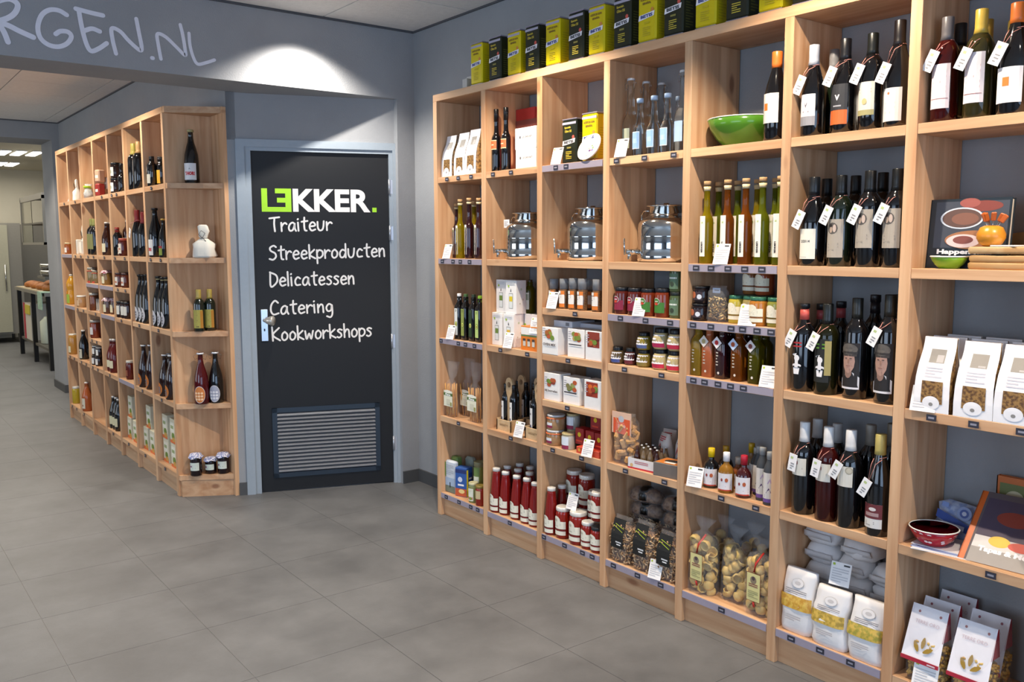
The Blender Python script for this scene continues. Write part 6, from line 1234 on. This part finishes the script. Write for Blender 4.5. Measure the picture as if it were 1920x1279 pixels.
for x, d_ in ((1065, .05), (1108, .05), (1142, .05)): lb(L2, x, 680 if x < 1100 else 685, 'dark beer bottle with grey oval label', d_, 'grey oval label bottles', prof='beer', r=.041, cap=('16130f', .955, None), label=(.1, .101, .001, 'cfcdd0', OG), name='beer_bottle', band=('b9a878', .93, .955))
cell('L', 2, 'C')
for x in (896, 928, 958): lb(L2, x, 664, 'dark beer bottle with grey oval label', .05, 'grey oval label bottles', prof='beer', r=.039, cap=('16130f', .955, None), label=(.1, .101, .001, 'cfcdd0', OG), name='beer_bottle')
cell('L', 3, 'C')
for x, d_ in ((712, .04), (738, .04), (762, .04), (786, .04)): put(jar, 'dark lidded jam jar, wide label', 'jar', 'dark lidded jam jars', *L2(x, 906+(x-712)*.12), d_, r=.030, fill=M('2c1614', .12), lid=('23201f', .98), label=(.2, .72, .028, 'dcd8cc', BL), name='jam_jar')
cell('L', 4, 'C')
for x, d_ in ((560, .05), (598, .05), (632, .06)): put(jar, 'jam jar with speckled cloth cover', 'jar', 'cloth covered jam jars', *L2(x, 878), d_, r=.033, fill=M('5a3a2c', .12), cloth=CLP, label=(.12, .6, .028, 'd6cfae', None), name='jam_jar')
cell('L', 5, 'C')
put(jar, 'glass jar with brown contents behind', 'jar', None, *L2(465, 828), .12, r=.034, fill=M('6a3a22', .12), lid=('b9b4a8', .97))
for x in (448, 470, 492, 508): put(carton, 'slim striped upright packet', 'packet', 'striped packets', *L2(x, 880+(x-448)*.2), .04, w=.03, d=.05, col='cfc8bc', front=[('r', -.012, .01, -.004, .1, '2c2622'), ('r', .004, .01, .009, .1, '2c2622')], name='snack_packet')
cell('L', 6, 'C')
put(jar, 'peach coloured jar with white lid', 'jar', None, *L2(357, 856), .04, r=.036, fill=M('b08a60', .15), lid=('e6e2da', 1.0), label=(.15, .6, .03, 'c9a884', None)); lb(L2, 380, 735, 'clear bottle with white stopper behind', .14, prof='swing', r=.03, glass=M('b9ada0', .1), swing=True, name='glass_bottle')
cell('L', 7, 'C'); lb(L2, 260, 662, 'orange juice bottle with green label', .06, prof='juice', r=.042, glass=M('c08a2a', .15), cap=('d9d6c8', .94, .34, 'cap'), label=(.05, .34, .036, '8fae3a', lambda H: [('e', 0, H*.4, .02, .014, 'd08a2a')]), name='juice_bottle')
cell('L', 5, 'J')
for x in (352, 376): put(jar, 'squat preserve jar with white label', 'jar', 'squat preserve jars', *L3(x, 0), .05 if x < 360 else .06, r=.04, fill=M('7a3420', .12), lid=('a9a49c', 1.0), label=(.2, .6, .034, 'cfcac8', None), name='preserving_jar')
cell('L', 1, 'E')
for x, y, d_ in ((838, 235, .05), (862, 228, .09), (878, 240, .04)): lb(L3, x, y, 'brown bottle with orange oval label', d_, 'orange oval label bottles', prof='beer', r=.040, glass=AMBERD, swing=True, label=(.1, .101, .001, 'c9742c', OO), name='beer_bottle')
cell('L', 2, 'E')
for x, d_ in ((698, .05), (718, .07), (738, .05)): lb(L3, x, 168, 'brown bottle with orange oval label', d_, 'orange oval label bottles', prof='beer', r=.038, glass=AMBERD, swing=True, label=(.1, .101, .001, 'c9742c', OO), name='beer_bottle')
cell('L', 3, 'E'); put(jar, 'dark red jar with silver lid and faint print', 'jar', None, *L3(598, 278), .05, r=.03, fill=M('5a1a14', .12), lid=('c9c4b8', .9), label=(.2, .5, .02, '8a4a30', None))
cell('L', 4, 'E')
for x, d_ in ((472, .06), (490, .05)): lb(L3, x, 130, 'red cordial bottle with cream label', d_, 'red cordial bottles', prof='sauce', r=.040, glass=M('5a1414', .1, 0., 'gloss'), cap=('d9d6d0', .93, .42, 'cap'), label=(.14, .36, .036, 'd6cfae', None), name='cordial_bottle')
cell('L', 5, 'E')
for x, y, zo, nm in ((362, 262, 0, 'lower'), (390, 270, 0, 'lower'), (366, 190, .076, 'upper'), (392, 196, .076, 'upper')): put(jar, nm+' small jar with wide white label', 'jar', 'small stacked jars', *L3(x, y), .04, h=.075, zoff=zo, r=.03, fill=M('2a1a16', .12), lid=('cfcbc2', .97) if zo else ('1c1a1a', .97), label=(.15, .75, .027, 'dcdad4', None))
cell('L', 6, 'E')
for x, d_ in ((290, .06), (304, .1)): lb(L3, x, 68, 'dark bottle with floral label', d_, 'floral label bottles', prof='sauce', r=.037, cap=('dcd8d0', .94, .4, 'cap'), label=(.05, .36, .033, 'bdb8a4', lambda H: [('d', -.01, H*.2, .008, '6a7a4a'), ('d', .01, H*.28, .006, '5a3a44')]), name='cordial_bottle')
cell('L', 7, 'E'); put(jar, 'tall jar of golden fruit with silver lid', 'jar', None, *L3(207, 95), .05, r=.04, fill=M('a97a38', .12), lid=('d6d2c6', .85), label=(.1, .4, .03, 'd0c8a8', None), name='fruit_jar')
cell('L', 1, 'G'); MIX = [('r', -.045, .065, .035, .13, 'e6e4d2'), ('r', -.035, .09, .02, .11, '9aa878'), ('e', .01, .045, .028, .022, '6f8a3a'), ('r', -.05, .0, .05, .02, 'd9703a'), ('e', .02, .025, .03, .014, 'c99a4a')]
def mixes(z, L, col, h=.152):
    for x, y, zo, d_ in L: put(carton, ('upper' if zo else 'lower')+' cream and orange baking mix box', 'box', 'baking mix boxes', *z(x, y), d_, w=.105, d=.05, h=h, zoff=zo, col='d8d2b8', front=MIX, name='baking_mix_box')
mixes(L3, ((842, 805, 0, .04), (895, 845, 0, .035), (832, 635, .1525, .04), (885, 655, .1525, .035)), 1)
cell('L', 2, 'G'); mixes(L3, ((704, 728, 0, .04), (748, 762, 0, .035), (720, 575, .1525, .045)), 2)
cell('L', 3, 'G'); mixes(L3, ((592, 655, 0, .04), (630, 690, 0, .035), (595, 520, .1525, .045)), 3)
cell('L', 4, 'G')
for x, y in ((484, 522), (501, 530), (518, 540)): lb(L3, x, y, 'dark cordial bottle with cream label', .05, 'dark cordial bottles', prof='sauce', r=.034, cap=('d9d6d0', .93, .4, 'cap'), label=(.14, .4, .031, 'd0caa6', None), name='cordial_bottle')
cell('L', 6, 'G')
for x, d_ in ((303, .05), (318, .06)): lb(L3, x, 425, 'orange cordial bottle with floral label', d_, 'orange cordial bottles', prof='sauce', r=.04, glass=M('a3552c', .12), cap=('dcd8d0', .93, .4, 'cap'), label=(.1, .45, .036, 'cfc8b4', lambda H: [('d', -.01, H*.3, .01, '6a7a8a'), ('d', .012, H*.2, .008, '8a5a44')]), name='cordial_bottle')
cell('L', 7, 'G'); put(jar, 'yellow jar with silver lid on lowest shelf', 'jar', None, *L3(229, 455), .05, r=.034, fill=M('a99428', .12), lid=('cfccc4', .9), name='fruit_jar')
# ---- triangular corner shelf: items stand in front of the end panel
def place_end(build, desc, cat, group, px, py, yy, row, **k):
    P = on_y(px, py, yy); root = build(round((P.z-ROWS[row])/.004)*.004, **k); root.location = (P.x, P.y, ROWS[row]); root.rotation_euler = (0, 0, -.62); NOW.update(unit='E', col=0, row=row); THINGS.append((root, desc, cat, group, dict(NOW))); return root
THL = lambda H: [('t', 'THOR!', 0, H*.18, .056, .022, 'c8282e', .07, 0), ('p', [(-.006, H*.255), (.006, H*.255), (0, H*.29)], 'b0b0ac'), ('r', -.03, H*.05, .03, H*.052, 'b0b0ac')]
place_end(bottle, 'single large beer bottle on the top corner shelf', 'bottle', None, 356.5, 243, 5.235, 'A', prof='beer', r=.042, cap=('a89a6a', .955, None), label=(.06, .37, .038, 'e3e1e2', THL), name='beer_bottle')
place_end(clothbag, 'white cloth bag tied with black cord on corner shelf', 'bag', None, 381, 422, 5.22, 'B', w=.14)
WLB = lambda H: [('r', -.006, H*.1, .006, H*.13, '3a3626'), ('l', -.01, H*.2, .01, H*.5, 7, '9a8f4a'), ('r', .016, H*.08, .032, H*.50, 'b07a2a')]
for x, nm in ((371.5, 'bottle with gold capsule nearer the far shelves'), (392, 'bottle with gold capsule nearer the door')): place_end(bottle, 'green wine '+nm, 'bottle', 'gold capsule wine pair', x, 543, 5.215, 'C', prof='bord', r=.033, glass=GREEND, cap=('b09a4a', .78, None), label=(.08, .52, .030, 'a9a04a', WLB))
BO = lambda c: (lambda H: [('e', 0, H*.19, .033, H*.165, 'd9d4d4'), ('e', 0, H*.19, .031, H*.155, c)]+[('d', -.018+.016*(i % 3), H*(.10+.06*(i//3)), .007, 'dcdce2' if c[0] == 'a' else 'efc49a') for i in range(9)])
place_end(bottle, 'red glass swing top bottle with orange oval label', 'bottle', None, 375, 661, 5.21, 'E', prof='beer', r=.042, glass=M('4a0d12', .06, 0., 'gloss'), swing=True, label=(.1, .101, .001, 'c9742c', BO('c97a3a')), name='beer_bottle')
place_end(bottle, 'black glass swing top bottle with grey oval label', 'bottle', None, 402.8, 660, 5.195, 'E', prof='beer', r=.042, swing=True, label=(.1, .101, .001, 'c9742c', BO('a2a6b8')), name='beer_bottle')
CLT = M('e6e4ea', .8, c2='4a5a9a', s=120); 
for x, y, yy, nm in ((366.5, 851, 5.225, 'tall jam jar with checked cloth standing alone'), (394.5, 857, 5.225, 'short jam jar with checked cloth in the middle'), (418, 849, 5.18, 'tall jam jar with checked cloth nearest the door')): place_end(jar, nm, 'jar', 'checked cloth jam jars', x, y, yy, 'G', r=.034, fill=M('1c1014', .08), cloth=CLT, label=(.26, .62, .029, 'd3dcd0', lambda H: [('d', -.02, H*.45, .006, '8a5a7a'), ('l', -.01, H*.35, .02, H*.55, 3, 'a9b0a4')]), name='jam_jar')

# ================================================================== KITCHEN
def mesh_thing(name, label, cat, loc, parts_, rz=0, group=None):
    r = empty(name, loc, rz); tag(r, label, cat, group)
    for nm, fn in parts_: part(nm, None, fn, r)
    return r
GS = M('8b877e', .5, .35); GSD = M('6b675f', .5, .3); LEGM = M('2c2926', .4, .6); SHINE = M('a9a692', .45)
mesh_thing('steel_fridge', 'tall stainless steel fridge against the kitchen wall', 'fridge', (1.30, 15.4, 0), [
    ('cabinet', lambda b: b.box(0, 0, .14, .98, .8, 1.83, GS)), ('door', lambda b: b.box(.0, -.03, .17, .80, -.002, 1.80, SHINE)), ('handle', lambda b: b.tube([(.74, -.06, .8), (.74, -.06, 1.2)], .012, STEEL, 8))]
    + [('leg', (lambda x, y: lambda b: b.tube([(x, y, 0), (x, y, .14)], .025, GSD, 8))(x, y)) for x in (.08, .9) for y in (.08, .72)])
mesh_thing('steel_wall_panel', 'stainless steel splash panel behind the work table', 'panel', (2.3, 16.27, .15), [('panel', lambda b: b.box(0, 0, 0, 1.7, .025, 1.68, GS))])
def frame_cab(b):
    b.box(0, 0, 0, .04, .04, .6, GS); b.box(0, 0, .56, .04, 1.6, .60, GS); b.box(0, 0, .0, .04, 1.6, .03, GS); b.box(0, 1.56, 0, .04, 1.6, .6, GS); b.box(.0, .0, .60, .4, 1.6, .63, GS); b.box(.36, 0, 0, .4, .04, .6, GS); b.box(.0, 0, 0, .4, .04, .03, GS); b.box(.36, 0, 0, .4, 1.6, .6, GSD)
mesh_thing('wall_cupboard', 'open steel wall cupboard above the work table', 'cupboard', (2.03, 12.0, 1.50), [('frame', frame_cab), ('shelf', lambda b: b.box(.01, .04, .26, .38, 1.56, .28, GSD)), ('glass_door', lambda b: b.box(.006, .8, .03, .012, 1.56, .56, M('e6e6e0', .05, 0., 'glass', tr=1., ior=1.1)))])
ZT_ = .93
mesh_thing('work_table', 'long steel work table with dark legs', 'table', (1.93, 11.6, 0), [('tabletop', lambda b: b.box(0, 0, ZT_-.04, 1.0, 2.2, ZT_, GS)), ('undershelf', lambda b: b.box(.04, .04, .22, .96, 2.16, .25, GSD))]
    + [('leg', (lambda x, y: lambda b: b.box(x, y, 0, x+.05, y+.05, ZT_-.04, LEGM))(x, y)) for x in (.02, .93) for y in (.02, 1.06, 2.12)])
rr = random.Random(4)
for i in range(8):
    x, y = 2.04+.225*(i % 2), 12.02+.41*(i//2)
    o = mesh_thing('bread_loaf', '', 'bread', (x+.03, y, ZT_+.012), [('crust', lambda b: b.loft([(.0, .15, .30, 0), (.02, .19, .36, 0), (.05, .18, .34, 0), (.075, .11, .22, 0), (.085, .04, .1, 0)], M('b8722e', .6, c2='98561e', s=18), 14, e=2.3, wob=.01))], rz=rr.uniform(-.1, .1))
    THINGS.append((o, 'golden brown bread loaf, '+['first', 'second', 'third', 'fourth', 'fifth', 'sixth', 'seventh', 'eighth', 'ninth'][i]+' counted along the kitchen work table', 'bread', 'bread loaves on the work table', dict(unit='K', col=i, row='T')))
mesh_thing('baking_tray', 'pale baking tray under the bread loaves', 'tray', (1.94, 11.95, ZT_), [('tray', lambda b: b.box(0, 0, 0, .48, 1.75, .010, M('b8a888', .5)))])
mesh_thing('tea_towel', 'pale green towel hanging over the table edge', 'towel', (1.915, 11.62, 0), [('cloth', lambda b: (b.box(-.004, 0, ZT_+.002, .4, .33, ZT_+.01, M('b8cdb8', .8, c2='8aae98', s=40)), b.box(-.012, .02, ZT_-.20, -.004, .30, ZT_+.01, M('b8cdb8', .8, c2='8aae98', s=40))))])
mesh_thing('ring_binder', 'white binder with red spine on the lower table shelf', 'binder', (1.97, 12.9, .252), [('cover', lambda b: b.box(0, 0, 0, .3, .5, .48, M('d6d0c4', .6))), ('spine', lambda b: b.box(-.008, .4, 0, 0, .5, .48, M('b83a4a', .6))), ('sticker', lambda b: b.box(-.01, .0, .34, 0, .36, .46, M('c9b83a', .6)))])
mesh_thing('white_canister', 'white canister on the lower table shelf', 'canister', (2.1, 12.45, .252), [('body', lambda b: b.lathe([(.09, 0), (.1, .01), (.1, .28), (.06, .32), (.05, .34), (0, .34)], M('d6dcc8', .5), 16))])
def pan(b): b.lathe([(0, 0), (.13, 0), (.15, .02), (.16, .07), (.155, .07), (.14, .02), (0, .01)], STEEL, 20)
for i, z in enumerate((1.12, 1.20)): mesh_thing('steel_pan', ['lower', 'upper'][i]+' steel pan hanging beside the passage wall', 'pan', (2.12, 12.0, z), [('pan', pan), ('handle', lambda b: b.tube([(.15, 0, .05), (.38, .0, .06)], .012, LEGM, 8))], group='steel pans in the kitchen')
mesh_thing('pan_shelf', 'thin steel shelf carrying the pans', 'shelf', (1.98, 11.8, 1.09), [('board', lambda b: b.box(0, 0, 0, .7, .5, .028, GSD)), ('pan_rest', lambda b: b.box(0.05, .1, .028, .1, .4, .03, GSD))])
LEM = M('fffaf0', .5, 0., 'emit', e=9)
k = 0
for px, py in ((45, 262), (74, 264), (5, 286), (34, 287), (64, 288), (0, 307), (22, 308), (-28, 285), (15, 260)):
    P = on_z(px, py, 2.69); k += 1
    mesh_thing('ceiling_light', 'square ceiling light panel in the kitchen, '+['first', 'second', 'third', 'fourth', 'fifth', 'sixth', 'seventh', 'eighth', 'ninth'][k-1]+' in the grid', 'light', (P.x, P.y, 2.68), [('diffuser', lambda b: b.box(-.055, -.30, 0, .055, .30, .012, LEM)), ('frame', lambda b: b.box(-.062, -.32, .006, .062, .32, .019, M('e0ddd6', .5)))], group='kitchen ceiling light panels')

settle(); finish_labels()
